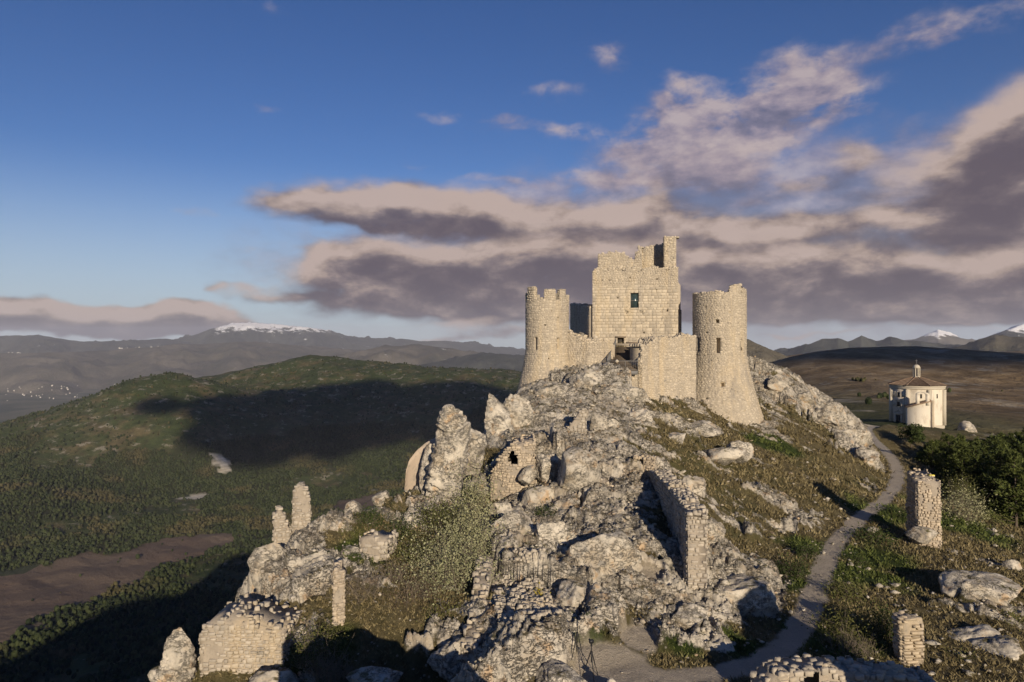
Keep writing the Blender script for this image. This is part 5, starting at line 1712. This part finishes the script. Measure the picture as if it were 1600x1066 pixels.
def broad_meshes(seed, mat, leaf=.22, n=900, per=5):
    """a round broadleaf tree, five metres tall"""
    rng = np.random.default_rng(seed)
    segs = [((0, 0, 0), (0, 0, 1.6), .16, .13)]
    tips = []
    lobes = [(rng.normal(0, 1.1), rng.normal(0, 1.1), rng.uniform(1.9, 4.3), rng.uniform(.7, 1.25)) for _ in range(11)]
    for x, y, z, r in lobes:
        segs.append(((0, 0, 1.3), (x, y, z), .07, .02))
        for _ in range(n // 11):
            d = rng.normal(size=3)
            d /= np.linalg.norm(d)
            tips.append(np.array([x, y, z]) + d * r * rng.uniform(.55, 1.05))
    return tubes_mesh('tree_trunk', segs, M_BARK, 5), leaves_mesh('tree_crown', np.array(tips), leaf, rng, mat, .8, per, .12)
BROAD = [broad_meshes(9, M_LEAF_DARK), broad_meshes(10, M_LEAF_OLIVE)]
def plant_tree(kind, pair, x, y, h, h0, label, cat, group, rng, wide=1.0):
    o = empty(kind, (x, y, gz(x, y) - .12), label, cat, group, rng.uniform(0, 6.28))
    s = h / h0
    o.scale = (s * wide, s * wide, s)
    for nm, me in (('trunk', pair[0]), ('crown', pair[1])):
        link(nm, me, None, o, local=True)
    return o
def pine_grove():
    rng = np.random.default_rng(12)
    pts = []
    for _ in range(6000):
        d = rng.uniform(79, 134)
        lo = np.interp(d, [80, 86, 92, 100, 112, 125, 135], [1580, 1535, 1490, 1452, 1436, 1436, 1462])
        px = rng.uniform(lo, 1690)
        x = (px - CX) / F * d
        if all((x - a) ** 2 + (d - b) ** 2 > 2.7 ** 2 for a, b in pts):
            pts.append((x, d))
        if len(pts) >= 125:
            break
    zs = ground(np.array([p[0] for p in pts]), np.array([p[1] for p in pts]))
    for (x, y), z in zip(pts, zs):
        top = np.interp(CX + F * x / y, [1440, 1475, 1510, 1560, 1600, 1700], [700, 674, 682, 676, 668, 664]) + rng.uniform(0, 14)
        h = min(rng.uniform(6.0, 9.5), zpix(top, y) - z)
        if h < 2.2:
            continue
        plant_tree('pine_tree', PINES[rng.integers(0, 4)], x, y, h, 8.0, 'dark green pine inside the dense grove on the slope right of the path', 'pine', 'pines of the grove below the chapel', rng, rng.uniform(.9, 1.25))
    pines = [o for o in COL.objects if o.get('group', '').startswith('pines of')]
    vis = [o for o in pines if CX + F * o.location.x / o.location.y < 1590]
    pick = lambda f: min(vis, key=f)
    a = pick(lambda o: o.location.x / o.location.y)
    a['label'] = 'leftmost pine of the grove, standing just right of the dark round tree'
    b = pick(lambda o: o.location.y)
    if b is not a:
        b['label'] = 'pine nearest the camera, alone at the lower edge of the grove'
    c = pick(lambda o: -(o.location.z + 8 * o.scale.z) / o.location.y)
    if c is not a and c is not b:
        c['label'] = 'pine whose top stands highest on the skyline of the grove'
    q = P(1424, 720, 128)
    plant_tree('broadleaf_tree', BROAD[0], q[0], q[1], 4.9, 5.2, 'dark round tree at the left end of the pine grove below the chapel', 'tree', None, rng, 1.0)
    q = P(1455, 722, 122)
    plant_tree('broadleaf_tree', BROAD[0], q[0], q[1], 3.7, 5.2, 'second dark round tree between the chapel annex and the pines', 'tree', None, rng, 1.1)
pine_grove()

def bush(label, px, py, w, h, d, mat, leaf=.10, n=2600, twigs=60, bare=False, name='bush', cat='bush', rnd=1, base=None):
    """a shrub filling w by h pixels round px, py at distance d"""
    rng = np.random.default_rng(rnd)
    W, H = w / F * d / 2, h / F * d
    c = P(px, py + h / 2, d)
    if base is None:
        c[2] = min(c[2], gz(c[0], c[1]) + .1)
        H = max(H, zpix(py - h / 2, d) - c[2])
    o = empty(name, c, label, cat, None)
    segs, tips = [], []
    for k in range(twigs):
        a, q = rng.uniform(0, 6.28), math.sqrt(rng.uniform(0, 1))
        e = np.array([math.cos(a) * W * q, math.sin(a) * W * q * .9, H * rng.uniform(.5, 1.0) * math.sqrt(max(.12, 1 - .75 * q * q))])
        b = np.array([e[0] * .25, e[1] * .25, 0])
        mid = (b + e) / 2 + rng.normal(0, .08 * H, 3)
        segs += [(b, mid, .022, .015), (mid, e, .015, .006)]
        for f in range(5 if bare else 2):
            p = mid + (e - mid) * rng.uniform(0, 1)
            s = p + rng.normal(0, .16 * H, 3) + np.array([0, 0, .1 * H])
            segs.append((p, s, .008, .004))
            tips.append(s)
        tips += [e, mid + (e - mid) * .5]
    link('twigs', tubes_mesh('twigs', segs, M_TWIG, 3), None, o, local=True)
    tips = np.array(tips)
    if n:
        per = max(1, n // len(tips))
        link('foliage', leaves_mesh('foliage', tips, leaf, rng, mat, .8, per, .085 * (W + H)), None, o, local=True)
    return o
bush('large pale flowering bush filling the gully below the leaning slab', 706, 895, 124, 140, 43.8, M_LEAF_PALE, .11, 9000, 110, rnd=3)
bush('pale bush reaching up against the crag foot', 735, 838, 80, 80, 47.5, M_LEAF_PALE, .11, 4200, 60, rnd=4)
bush('tall olive bush in the shadowed cleft right of the slab', 742, 782, 40, 90, 52.5, M_LEAF_PALE, .12, 2600, 40, rnd=5)
bush('yellow-green bush in front of the leaning slab', 690, 812, 86, 60, 51, M_LEAF_OLIVE, .11, 4200, 60, rnd=6)
bush('olive bush under the yellow-green one', 652, 862, 64, 56, 47.5, M_LEAF_OLIVE, .10, 2600, 50, rnd=7)
bush('leafless grey bramble below the wall block', 568, 930, 104, 84, 42.5, M_LEAF_RED, .05, 700, 110, True, rnd=8)
bush('reddish leafless bush beside the large pale bush', 650, 938, 84, 70, 41.8, M_LEAF_RED, .06, 2400, 110, True, rnd=9)
bush('tangle of bare twigs above the shaded pit', 610, 905, 76, 54, 44, M_LEAF_OLIVE, .06, 900, 90, True, rnd=10)
bush('dark green shrub above the squat wall block', 580, 812, 50, 40, 51.5, M_LEAF_DARK, .09, 2200, 40, rnd=11)
bush('small dark shrub left of the squat wall block', 548, 836, 36, 34, 50, M_LEAF_OLIVE, .08, 1500, 30, rnd=12)
bush('green bush at the foot of the upright wall stub', 498, 1008, 56, 70, 37.3, M_LEAF_OLIVE, .08, 2400, 50, rnd=13)
bush('straw-coloured bramble at the bottom near the upright stub', 520, 1040, 72, 56, 35.6, M_LEAF_OLIVE, .05, 900, 100, True, rnd=14)
bush('dark ivy bush behind the squat wall block', 625, 830, 40, 60, 50.5, M_LEAF_DARK, .09, 2200, 40, rnd=15)
bush('small bright green shrub by the block at bottom left', 470, 1000, 26, 36, 37.5, M_LEAF_DARK, .08, 900, 20, rnd=16)
bush('dusky bush along the shaded pit edge', 690, 965, 70, 44, 39.5, M_LEAF_OLIVE, .08, 1700, 50, rnd=17)
bush('green bush at the bend right of the path bottom', 1330, 985, 120, 64, 39.8, M_LEAF_OLIVE, .09, 5200, 80, rnd=18)
bush('pale bare bush above the bottom wall', 1322, 1015, 100, 56, 37.6, M_LEAF_OLIVE, .05, 900, 130, True, rnd=19)
bush('dark shrub behind the red-brown pillar', 1385, 985, 50, 64, 39.2, M_LEAF_DARK, .09, 2600, 40, rnd=20)
bush('dark hedge-like bush right of the path', 1362, 845, 76, 34, 58.5, M_LEAF_DARK, .12, 2600, 50, rnd=21)
bush('long green bush further along the path edge', 1395, 808, 60, 26, 67.5, M_LEAF_DARK, .13, 2200, 40, rnd=22)
bush('low green bush beside the narrow part of the path', 1335, 880, 46, 32, 53, M_LEAF_DARK, .10, 1800, 40, rnd=23)
bush('tangled green bush low on the path side', 1320, 930, 60, 40, 45.5, M_LEAF_OLIVE, .10, 2600, 50, rnd=24)
bush('dark shrub on the left side of the path bend', 1240, 890, 44, 38, 49, M_LEAF_DARK, .10, 2000, 40, rnd=25)
bush('small shrub left of the path above the bend', 1262, 862, 30, 26, 53, M_LEAF_DARK, .10, 1200, 30, rnd=26)
bush('sparse yellowish bush right of the leaning pillar', 1505, 792, 60, 54, 72, M_LEAF_PALE, .13, 2400, 60, rnd=27)
bush('green scrub between the pillar and the pines', 1495, 762, 50, 40, 80, M_LEAF_OLIVE, .15, 2000, 40, rnd=28)
bush('low scrub at the lower edge of the pine grove', 1545, 818, 60, 34, 76, M_LEAF_OLIVE, .14, 2000, 40, rnd=29)
bush('dark scrub in the bottom right corner', 1500, 1045, 60, 40, 37, M_LEAF_OLIVE, .08, 1800, 50, rnd=30)
bush('grey-green bush by the right frame edge', 1580, 975, 50, 36, 42, M_LEAF_OLIVE, .08, 1600, 40, rnd=31)
bush('small tuft of yellow blossom on the rubble steps', 843, 934, 13, 26, 40.3, M_YELLOW, .06, 600, 24, name='flowering_shrub', rnd=32)
bush('green ivy shrub in the cleft above the layered fin', 855, 800, 46, 16, 53.5, M_LEAF_DARK, .10, 1200, 30, rnd=33)

# grass: tufts over the turf, past counting
def grass(n=26000):
    rng = np.random.default_rng(55)
    az = np.radians(rng.uniform(-32, 40, n * 3))
    r = np.exp(rng.uniform(math.log(30), math.log(125), n * 3))
    x, y = np.sin(az) * r, np.cos(az) * r
    z, m = ground(x, y, True)
    keep = (rng.random(n * 3) > m['rock'] * 1.25) & (rng.random(n * 3) > m['trail'] * 3) & (y > 29)
    x, y, z, lush = x[keep][:n], y[keep][:n], z[keep][:n], m['lush'][keep][:n]
    n = len(x)
    V = np.zeros((n, 5, 3, 3))
    s = np.clip(np.hypot(x, y) / 50, .8, 1.7) * rng.uniform(.6, 1.4, n)
    for k in range(5):
        a = rng.uniform(0, 6.28, n)
        ox, oy = rng.normal(0, .10, n) * s, rng.normal(0, .10, n) * s
        h = rng.uniform(.08, .22, n) * s
        lx, ly = rng.normal(0, .12, n) * s, rng.normal(0, .12, n) * s
        w = .05 * s
        V[:, k, 0] = np.stack([x + ox - np.cos(a) * w, y + oy - np.sin(a) * w, z - .03], 1)
        V[:, k, 1] = np.stack([x + ox + np.cos(a) * w, y + oy + np.sin(a) * w, z - .03], 1)
        V[:, k, 2] = np.stack([x + ox + lx, y + oy + ly, z + h], 1)
    me = mesh_np('grass', V.reshape(-1, 3), np.arange(n * 15).reshape(-1, 3), 3)
    fattr(me, 'lush', np.repeat(lush, 15))
    fattr(me, 'tint', np.repeat(rng.random(n), 15))
    mat = material('grass_blades', lambda g: (g.mix(g.attr('lush'), g.mix(g.attr('tint'), (.10, .080, .038, 1), (.255, .21, .115, 1)), g.mix(g.attr('tint'), (.045, .062, .016, 1), (.13, .15, .045, 1))),), .8, .1)
    link('grass', me, mat, kind='stuff')
grass()

# woods in the valley
def forest():
    rng = np.random.default_rng(31)
    n = 300000
    az = np.radians(rng.uniform(-44, 12, n))
    r = np.sqrt(rng.uniform(260 ** 2, 3300 ** 2, n))
    x, y = np.sin(az) * r, np.cos(az) * r
    z = ground(x, y)
    m = land_masks(x, y, z)
    left = x < .25 * y - 60
    thin = np.clip((3300 - r) / 900, .25, 1)
    dens = np.clip(m['woodland'], 0, 1) * thin * np.clip(.75 + 1.3 * fbm2(x, y, 120, 4, .6, 28), .12, 1) + .02 + .25 * (fbm2(x, y, 60, 4, .6, 8) > .22)
    edge = spots([(430, 860, 1330, 160)], x, y) * 0
    bare = sstep(z, -250, -110)
    dens = dens * (1 - .86 * bare)
    keep = (rng.random(n) < dens * .85 + .75 * ((m['field'] > .04) & (m['field'] < .6)) + .012) & (m['field'] < rng.choice([.3, .65, 1.1], n, p=[.5, .46, .04])) & (m['quarry'] < .2) & left
    x, y, z = x[keep], y[keep], z[keep]
    # some scrub on the plateau right of the castle
    n2 = 3000
    az = np.radians(rng.uniform(14, 42, n2))
    r2 = np.exp(rng.uniform(math.log(190), math.log(560), n2))
    x2, y2 = np.sin(az) * r2, np.cos(az) * r2
    k2 = fbm2(x2, y2, 70, 4, .6, 18) > .33
    x2, y2 = x2[k2], y2[k2]
    z2 = ground(x2, y2)
    size = np.append(rng.uniform(1.2, 2.6, len(x)) * rng.choice([.7, 1, 1, 1.5], len(x)), rng.uniform(.4, 1.1, len(x2)))
    x, y, z = np.append(x, x2), np.append(y, y2), np.append(z, z2)
    me = bpy.data.meshes.new('forest')
    me.vertices.add(len(x))
    me.vertices.foreach_set('co', np.stack([x, y, z], 1).astype(np.float32).ravel())
    fattr(me, 'size', size)
    o = link('forest', me, None, kind='stuff')
    mat = bpy.data.materials.new('distant_foliage')
    mat.use_nodes = True
    g = G(mat.node_tree)
    b = mat.node_tree.nodes['Principled BSDF']
    t = g.attr('shade', 'INSTANCER')
    n_ = g.noise(g.pos(), .006, 4)
    c = g.mix(t, (.013, .020, .009, 1), (.046, .056, .023, 1))
    c = g.mix(g.step(n_, .5, .62), c, g.mix(t, (.040, .036, .018, 1), (.085, .075, .036, 1)))
    g.put(b.inputs['Base Color'], c)
    b.inputs['Roughness'].default_value = .9
    b.inputs['Specular IOR Level'].default_value = .1
    gt = bpy.data.node_groups.new('forest', 'GeometryNodeTree')
    gt.interface.new_socket('Geometry', in_out='INPUT', socket_type='NodeSocketGeometry')
    gt.interface.new_socket('Geometry', in_out='OUTPUT', socket_type='NodeSocketGeometry')
    N = gt.nodes.new
    L = gt.links.new
    gi, go = N('NodeGroupInput'), N('NodeGroupOutput')
    ico = N('GeometryNodeMeshIcoSphere'); ico.inputs['Subdivisions'].default_value = 2; ico.inputs['Radius'].default_value = 1
    sp = N('GeometryNodeSetPosition')
    no = N('ShaderNodeTexNoise'); no.inputs['Scale'].default_value = 2.3; no.inputs['Detail'].default_value = 3
    sb = N('ShaderNodeVectorMath'); sb.operation = 'SUBTRACT'; sb.inputs[1].default_value = (.5, .5, .5)
    sc = N('ShaderNodeVectorMath'); sc.operation = 'MULTIPLY'; sc.inputs[1].default_value = (1.5, 1.5, 1.5)
    L(no.outputs['Color'], sb.inputs[0]); L(sb.outputs[0], sc.inputs[0]); L(sc.outputs[0], sp.inputs['Offset'])
    L(ico.outputs[0], sp.inputs['Geometry'])
    tr = N('GeometryNodeTransform'); tr.inputs['Scale'].default_value = (1, 1, 1.35); tr.inputs['Translation'].default_value = (0, 0, .9)
    L(sp.outputs[0], tr.inputs['Geometry'])
    sm = N('GeometryNodeSetMaterial'); sm.inputs['Material'].default_value = mat
    L(tr.outputs[0], sm.inputs['Geometry'])
    ins = N('GeometryNodeInstanceOnPoints')
    L(gi.outputs[0], ins.inputs['Points']); L(sm.outputs[0], ins.inputs['Instance'])
    at = N('GeometryNodeInputNamedAttribute'); at.data_type = 'FLOAT'; at.inputs[0].default_value = 'size'
    L(at.outputs[0], ins.inputs['Scale'])
    rv = N('FunctionNodeRandomValue'); rv.data_type = 'FLOAT_VECTOR'
    rv.inputs[0].default_value = (-.15, -.15, 0); rv.inputs[1].default_value = (.15, .15, 6.28)
    L(rv.outputs[0], ins.inputs['Rotation'])
    st = N('GeometryNodeStoreNamedAttribute'); st.data_type = 'FLOAT'; st.domain = 'INSTANCE'; st.inputs['Name'].default_value = 'shade'
    r1 = N('FunctionNodeRandomValue'); r1.data_type = 'FLOAT'; r1.inputs['Seed'].default_value = 5
    L(r1.outputs[1], st.inputs['Value'])
    L(ins.outputs[0], st.inputs['Geometry']); L(st.outputs[0], go.inputs[0])
    md = o.modifiers.new('forest', 'NODES')
    md.node_group = gt
forest()
# ------------------------------------------------------------------ chapel
M_STUCCO = material('cream_stucco', lambda g: (g.mix(g.step(g.noise(g.vm('MULTIPLY', g.pos(), (1, 1, .35)), .7, 6, .65), .48, .68), (.64, .58, .48, 1), (.47, .41, .33, 1)), g.bump(g.noise(g.pos(), 4, 5), .4, .05)))
M_TRIM = material('pale_limestone_trim', lambda g: (g.mix(g.noise(g.pos(), 2, 5), (.42, .375, .30, 1), (.52, .47, .385, 1)),))
M_FACADE = material('facade_stone', lambda g: (g.mix(g.noise(g.pos(), .9, 6, .65), (.42, .36, .30, 1), (.58, .52, .43, 1)),))
M_TILE = material('old_roof_tiles', lambda g: (g.mix(.7, g.ramp(g.noise(g.pos(), 1.6, 5, .7), [(.3, (.13, .09, .065)), (.5, (.24, .17, .12)), (.7, (.36, .28, .20))]), g.mix(g.node('ShaderNodeObjectInfo').outputs['Random'], (.7, .7, .7, 1), (1.25, 1.2, 1.15, 1)), 'MULTIPLY'), g.bump(g.noise(g.pos(), 5, 4), .5, .05)))
def chapel():
    C = P(1432, CY, 165)
    zb, ze, za = -20.4, zpix(604, 160), zpix(589, 165)
    Rr = 5.9
    A0 = R(243)                                   # the face that looks at the camera
    ch = empty('chapel', (C[0], C[1], zb), 'octagonal cream chapel with tiled roof, lantern and bell gable beside the path', 'chapel')
    def corner(k, r=Rr, z=0.0):
        a = A0 + R(22.5 + 45 * k)
        return np.array([C[0] + math.cos(a) * r, C[1] + math.sin(a) * r, z])
    def ring(r0, z0, r1, z1):
        V = [corner(k, r0, z0) for k in range(8)] + [corner(k, r1, z1) for k in range(8)]
        return V, [(k, (k + 1) % 8, 8 + (k + 1) % 8, 8 + k) for k in range(8)]
    merged('wall', [ring(Rr, zb - 1.5, Rr, ze)], M_STUCCO, ch)
    merged('cornice', [ring(Rr, ze - .75, Rr + .3, ze - .62), ring(Rr + .3, ze - .62, Rr + .3, ze - .35), ring(Rr + .3, ze - .35, Rr + .42, ze - .12), ring(Rr + .42, ze - .12, Rr + .42, ze + .1), ring(Rr + .42, ze + .1, 3, ze + .12)], M_TRIM, ch)
    merged('plinth', [ring(Rr + .16, zb - 1.5, Rr + .16, zb + .55), ring(Rr + .16, zb + .55, Rr - .02, zb + .62)], M_TRIM, ch)
    roof = merged('roof', [ring(Rr + .52, ze + .11, .85, za - .1)], M_TILE, ch)
    # courses of tiles, each a stepped band, and hips
    for k in range(8):
        a0, a1 = corner(k, Rr + .58), corner(k + 1, Rr + .58)
        segs = []
        m = 22
        for i in range(m + 1):
            t = i / m
            e = a0 + (a1 - a0) * t
            # each row of cover tiles climbs straight up the slope until it meets the hip
            mid = (a0 + a1) / 2
            inw = np.array([C[0], C[1], 0]) - mid
            inw[2] = 0
            run = np.linalg.norm(inw)
            inw /= run
            f = 1 - abs(t - .5) * 2
            top = e + inw * (run - .8) * max(f, .02)
            zt = ze + .16 + (za - ze - .25) * max(f, .02)
            segs.append((np.array([e[0], e[1], ze + .16]), np.array([top[0], top[1], zt]), .085, .075))
        tubes = tubes_mesh('tile_row', segs, M_TILE, 4)
        link('tile_row', tubes, None, roof)
        h = tubes_mesh('hip', [(corner(k, Rr + .58, ze + .2), corner(k, .8, za), .13, .11)], M_TILE, 5)
        link('hip', h, None, roof)
    # lantern
    lz = zpix(575, 165)
    V, Fc = [], []
    def lring(r0, z0, r1, z1, n=8):
        return [np.array([C[0] + math.cos(A0 + R(22.5 + 45 * k)) * r, C[1] + math.sin(A0 + R(22.5 + 45 * k)) * r, z]) for r, z in ((r0, z0), (r1, z1)) for k in range(n)], [(k, (k + 1) % n, n + (k + 1) % n, n + k) for k in range(n)]
    lan = merged('lantern', [lring(.8, za - .4, .8, za + .1), lring(.8, za + .1, .7, za + .15), lring(.82, lz - .1, .9, lz), lring(.9, lz, .9, lz + .12), lring(.9, lz + .12, .2, lz + .14), lring(.42, za, .42, lz)], M_TRIM, ch)
    for k in range(8):
        a = A0 + R(22.5 + 45 * k)
        link('post', tubes_mesh('post', [((C[0] + math.cos(a) * .70, C[1] + math.sin(a) * .70, za), (C[0] + math.cos(a) * .70, C[1] + math.sin(a) * .70, lz), .13, .13)], M_TRIM, 6), None, lan)
    prof = [(math.cos(t) * .8, lz + .13 + math.sin(t) * .7) for t in np.linspace(0, math.pi / 2 - .05, 7)]
    merged('dome', [lring(a[0], a[1], b[0], b[1]) for a, b in zip(prof[:-1], prof[1:])], M_TRIM, lan)
    link('cross', tubes_mesh('cross', [((C[0], C[1], lz + .95), (C[0], C[1], lz + 2.1), .05, .04), ((C[0] - .3, C[1], lz + 1.7), (C[0] + .3, C[1], lz + 1.7), .04, .04)], M_STEEL, 4), None, lan)
    # corner pilasters
    for k in (-2, -1, 0, 1):
        a = A0 + R(22.5 + 45 * k)
        q = corner(k, Rr - .05)
        box_mesh('pilaster', [((q[0], q[1], (zb + .6 + ze - .8) / 2), (.75, .75, ze - .8 - zb - .6), a + math.pi / 4)], M_TRIM, ch)
    def on_face(k, s, z, out=0.0):
        a = A0 + R(45 * k)
        n = np.array([math.cos(a), math.sin(a), 0])
        r = np.array([-math.sin(a), math.cos(a), 0])
        ap = Rr * math.cos(R(22.5))
        return np.array([C[0], C[1], 0]) + n * (ap + out) + r * s + UPV * z, a + math.pi / 2
    def fbox(name, k, s, z, w, h, t, mat, out=0.0):
        p, ang = on_face(k, s, z, out)
        return box_mesh(name, [(p, (w, t, h), ang)], mat, ch)
    # facade on the left face: door, surround, window, niches
    f = -1
    fbox('facade', f, 0, (zb + ze - .8) / 2, 3.9, ze - .8 - zb, .22, M_FACADE, .0)
    fbox('door', f, 0, zb + 1.35, 1.25, 2.7, .10, M_DARK, .10)
    for sg in (-1, 1):
        fbox('door_jamb', f, sg * .85, zb + 1.45, .35, 2.9, .3, M_TRIM, .12)
    fbox('door_lintel', f, 0, zb + 3.05, 2.4, .3, .42, M_TRIM, .14)
    p, ang = on_face(f, 0, zb + 3.2, .12)
    dr = np.array([math.cos(ang), math.sin(ang), 0])
    nn = np.array([math.cos(ang - math.pi / 2), math.sin(ang - math.pi / 2), 0])
    link('pediment', tubes_mesh('pediment', [(p - dr * 1.35, p + UPV * .8, .15, .15), (p + dr * 1.35, p + UPV * .8, .15, .15), (p - dr * 1.35, p + dr * 1.35, .12, .12)], M_TRIM, 5), None, ch)
    fbox('window', f, 0, zb + 5.35, .85, 1.1, .12, M_DARK, .10)
    for sg in (-1, 1):
        fbox('window_jamb', f, sg * .62, zb + 5.4, .28, 1.6, .26, M_TRIM, .12)
    fbox('window_head', f, 0, zb + 6.3, 1.9, .25, .34, M_TRIM, .13)
    for s in (-1.35, 0, 1.35):
        fbox('niche', f, s, zb + 7.6, .55, 1.15, .1, M_DARK if s == 0 else M_STUCCO, .09)
        for sg in (-1, 1):
            fbox('niche_jamb', f, s + sg * .38, zb + 7.65, .18, 1.35, .24, M_TRIM, .11)
    for s in (-1.35, 1.35):
        fbox('panel', f, s, zb + 5.3, .6, 1.0, .2, M_TRIM, .08)
    for k, s in ((0, .6), (1, .1)):
        fbox('window', k, s, ze - 2.3, .38, 1.0, .16, M_DARK, -.05)
    # annex with its lean-to roof and bell gable, set against the middle face
    D = on_face(0, 0, 0)[0]
    n = np.array([math.cos(A0), math.sin(A0), 0])
    r = np.array([-math.sin(A0), math.cos(A0), 0])
    w0, w1, dep = -2.5, 2.2, 5.0
    za0, za1 = zb + 5.1, zb + 6.6
    zl = zb - 3.4
    q = lambda s, o, z: D + r * s + n * o + UPV * z
    V = [q(w0, -.3, zl), q(w1, -.3, zl), q(w1, dep, zl), q(w0, dep, zl), q(w0, -.3, za0), q(w1, -.3, za1), q(w1, dep, za1), q(w0, dep, za0)]
    merged('annex', [(V, [(0, 1, 5, 4), (1, 2, 6, 5), (2, 3, 7, 6), (3, 0, 4, 7), (4, 5, 6, 7)])], M_STUCCO, ch)
    V = [q(w0 - .35, -.2, za0 - .02), q(w1 + .1, -.2, za1 + .08), q(w1 + .1, dep + .35, za1 + .08), q(w0 - .35, dep + .35, za0 - .02)]
    V += [v + UPV * .22 for v in V]
    merged('annex_roof', [(V, [(3, 2, 1, 0), (4, 5, 6, 7), (0, 1, 5, 4), (1, 2, 6, 5), (2, 3, 7, 6), (3, 0, 4, 7)])], M_TILE, ch)
    bx = lambda s0, s1, o0, o1, z0, z1: ([q(s0, o0, z0), q(s1, o0, z0), q(s1, o1, z0), q(s0, o1, z0), q(s0, o0, z1), q(s1, o0, z1), q(s1, o1, z1), q(s0, o1, z1)], [(3, 2, 1, 0), (4, 5, 6, 7), (0, 1, 5, 4), (1, 2, 6, 5), (2, 3, 7, 6), (3, 0, 4, 7)])
    gb, o0, o1 = za1 - .6, dep - .7, dep + .02
    gx = .55
    pts = [q(gx + 1.35 * math.cos(t), o, gb + 2.2 + .55 * math.sin(t)) for t in np.linspace(math.pi, 0, 9) for o in (o0, o1)]
    ins = [q(gx + .62 * math.cos(t), o, gb + 2.0 + .55 * math.sin(t)) for t in np.linspace(math.pi, 0, 9) for o in (o0, o1)]
    nP = len(pts)
    arch = (pts + ins, [(2 * i, 2 * i + 2, nP + 2 * i + 2, nP + 2 * i) for i in range(8)] + [(2 * i + 1, nP + 2 * i + 1, nP + 2 * i + 3, 2 * i + 3) for i in range(8)] + [(2 * i, 2 * i + 1, 2 * i + 3, 2 * i + 2) for i in range(8)] + [(nP + 2 * i, nP + 2 * i + 2, nP + 2 * i + 3, nP + 2 * i + 1) for i in range(8)])
    merged('bell_gable', [bx(gx - 1.35, gx - .6, o0, o1, gb - .3, gb + 2.2), bx(gx + .6, gx + 1.35, o0, o1, gb - .3, gb + 2.2), arch], M_STUCCO, ch)
    merged('quoin_pier', [bx(w1 - .05, w1 + .55, dep - .6, dep + .08, zl, za1 + .3)], M_MORTAR, ch)
    ch2 = box_mesh('retaining_wall', [(P(1403, 676, 152) + np.array([0, 0, -.6]), (9.5, .7, 1.6), R(-25))], M_MORTAR_DARK, label='low stone retaining wall of the chapel terrace', cat='wall', kind='thing')
chapel()

# ------------------------------------------------------------------ two stands by the path
M_BLACK = material('black_metal', lambda g: ((.018, .018, .02, 1), None, .45), spec=.4)
M_GOLD = material('worn_grey_plastic', lambda g: ((.05, .05, .055, 1), None, .5), spec=.4)
def tripod(px, py, d, h, spread, label, cam_head, rz, tilt=0.0):
    c = P(px, py, d)
    c[2] = gz(c[0], c[1])
    t = empty('tripod', c, label, 'tripod', rz=rz)
    top = h * .72
    for k in range(3):
        a = 2.09 * k + .4
        e = (math.cos(a) * spread, math.sin(a) * spread, -.02)
        m = (math.cos(a) * spread * .5, math.sin(a) * spread * .5, top * .5)
        leg = link('leg', tubes_mesh('leg', [((math.cos(a) * .05, math.sin(a) * .05, top), m, .028, .026), (m, e, .019, .016)], M_BLACK, 6), None, t, local=True)
        link('leg_lock', tubes_mesh('leg_lock', [(np.array(m) * .97 + np.array([0, 0, .0]), np.array(m) * 1.03, .036, .036)], M_BLACK, 6), None, leg, local=True)
    link('centre_column', tubes_mesh('centre_column', [((0, 0, top - .45), (0, 0, h - .14), .022, .022)], M_BLACK, 6), None, t, local=True)
    link('collar', tubes_mesh('collar', [((0, 0, top - .06), (0, 0, top + .08), .07, .06)], M_BLACK, 8), None, t, local=True)
    if cam_head:
        link('ball_head', tubes_mesh('ball_head', [((0, 0, h - .15), (0, 0, h), .05, .06)], M_BLACK, 8), None, t, local=True)
        b = box_mesh('camera_body', [((0, 0, h + .07), (.22, .11, .15), 0)], M_BLACK)
        b.parent = t
        l = link('lens', tubes_mesh('lens', [((0, .04, h + .07), (0, .24, h + .07), .052, .05)], M_BLACK, 8), None, b, local=True)
    else:
        b = box_mesh('clamp_head', [((0, 0, h - .05), (.12, .09, .2), .3)], M_GOLD)
        b.parent = t
        link('side_arm', tubes_mesh('side_arm', [((0, 0, h), (.26, .05, h + .06), .02, .02)], M_BLACK, 5), None, t, local=True)
tripod(924, 1050, 33.3, 1.75, .50, 'black camera tripod standing on the bare dirt beside the path', True, .3)
tripod(902, 1030, 34.3, 2.05, .42, 'thin black light stand half hidden behind the camera tripod', False, 1.2)

# trail blaze painted on the leaning pillar
M_BLAZE = material('yellow_white_paint', lambda g: (g.mix(g.m('GREATER_THAN', g.sep(g.node('ShaderNodeTexCoord').outputs['Generated'])[2], .5), (.75, .72, .55, 1), (.70, .55, .06, 1)),))
box_mesh('trail_blaze', [(P(1455, 743, 59.6), (.42, .35, .14), 0)], M_BLAZE, label='small yellow and white trail blaze on top of the leaning pillar', cat='trail mark')
far_specks('far_village', [(0, 130, 602, 640, 8000, 9500, 70), (0, 220, 600, 612, 10500, 11500, 50), (185, 225, 543, 548, 14300, 14600, 26), (236, 252, 541, 544, 14300, 14500, 8), (5, 32, 551, 554, 14300, 14500, 12), (268, 284, 555, 558, 13600, 13800, 10)], M_FARHOUSE, 4.5, 4)
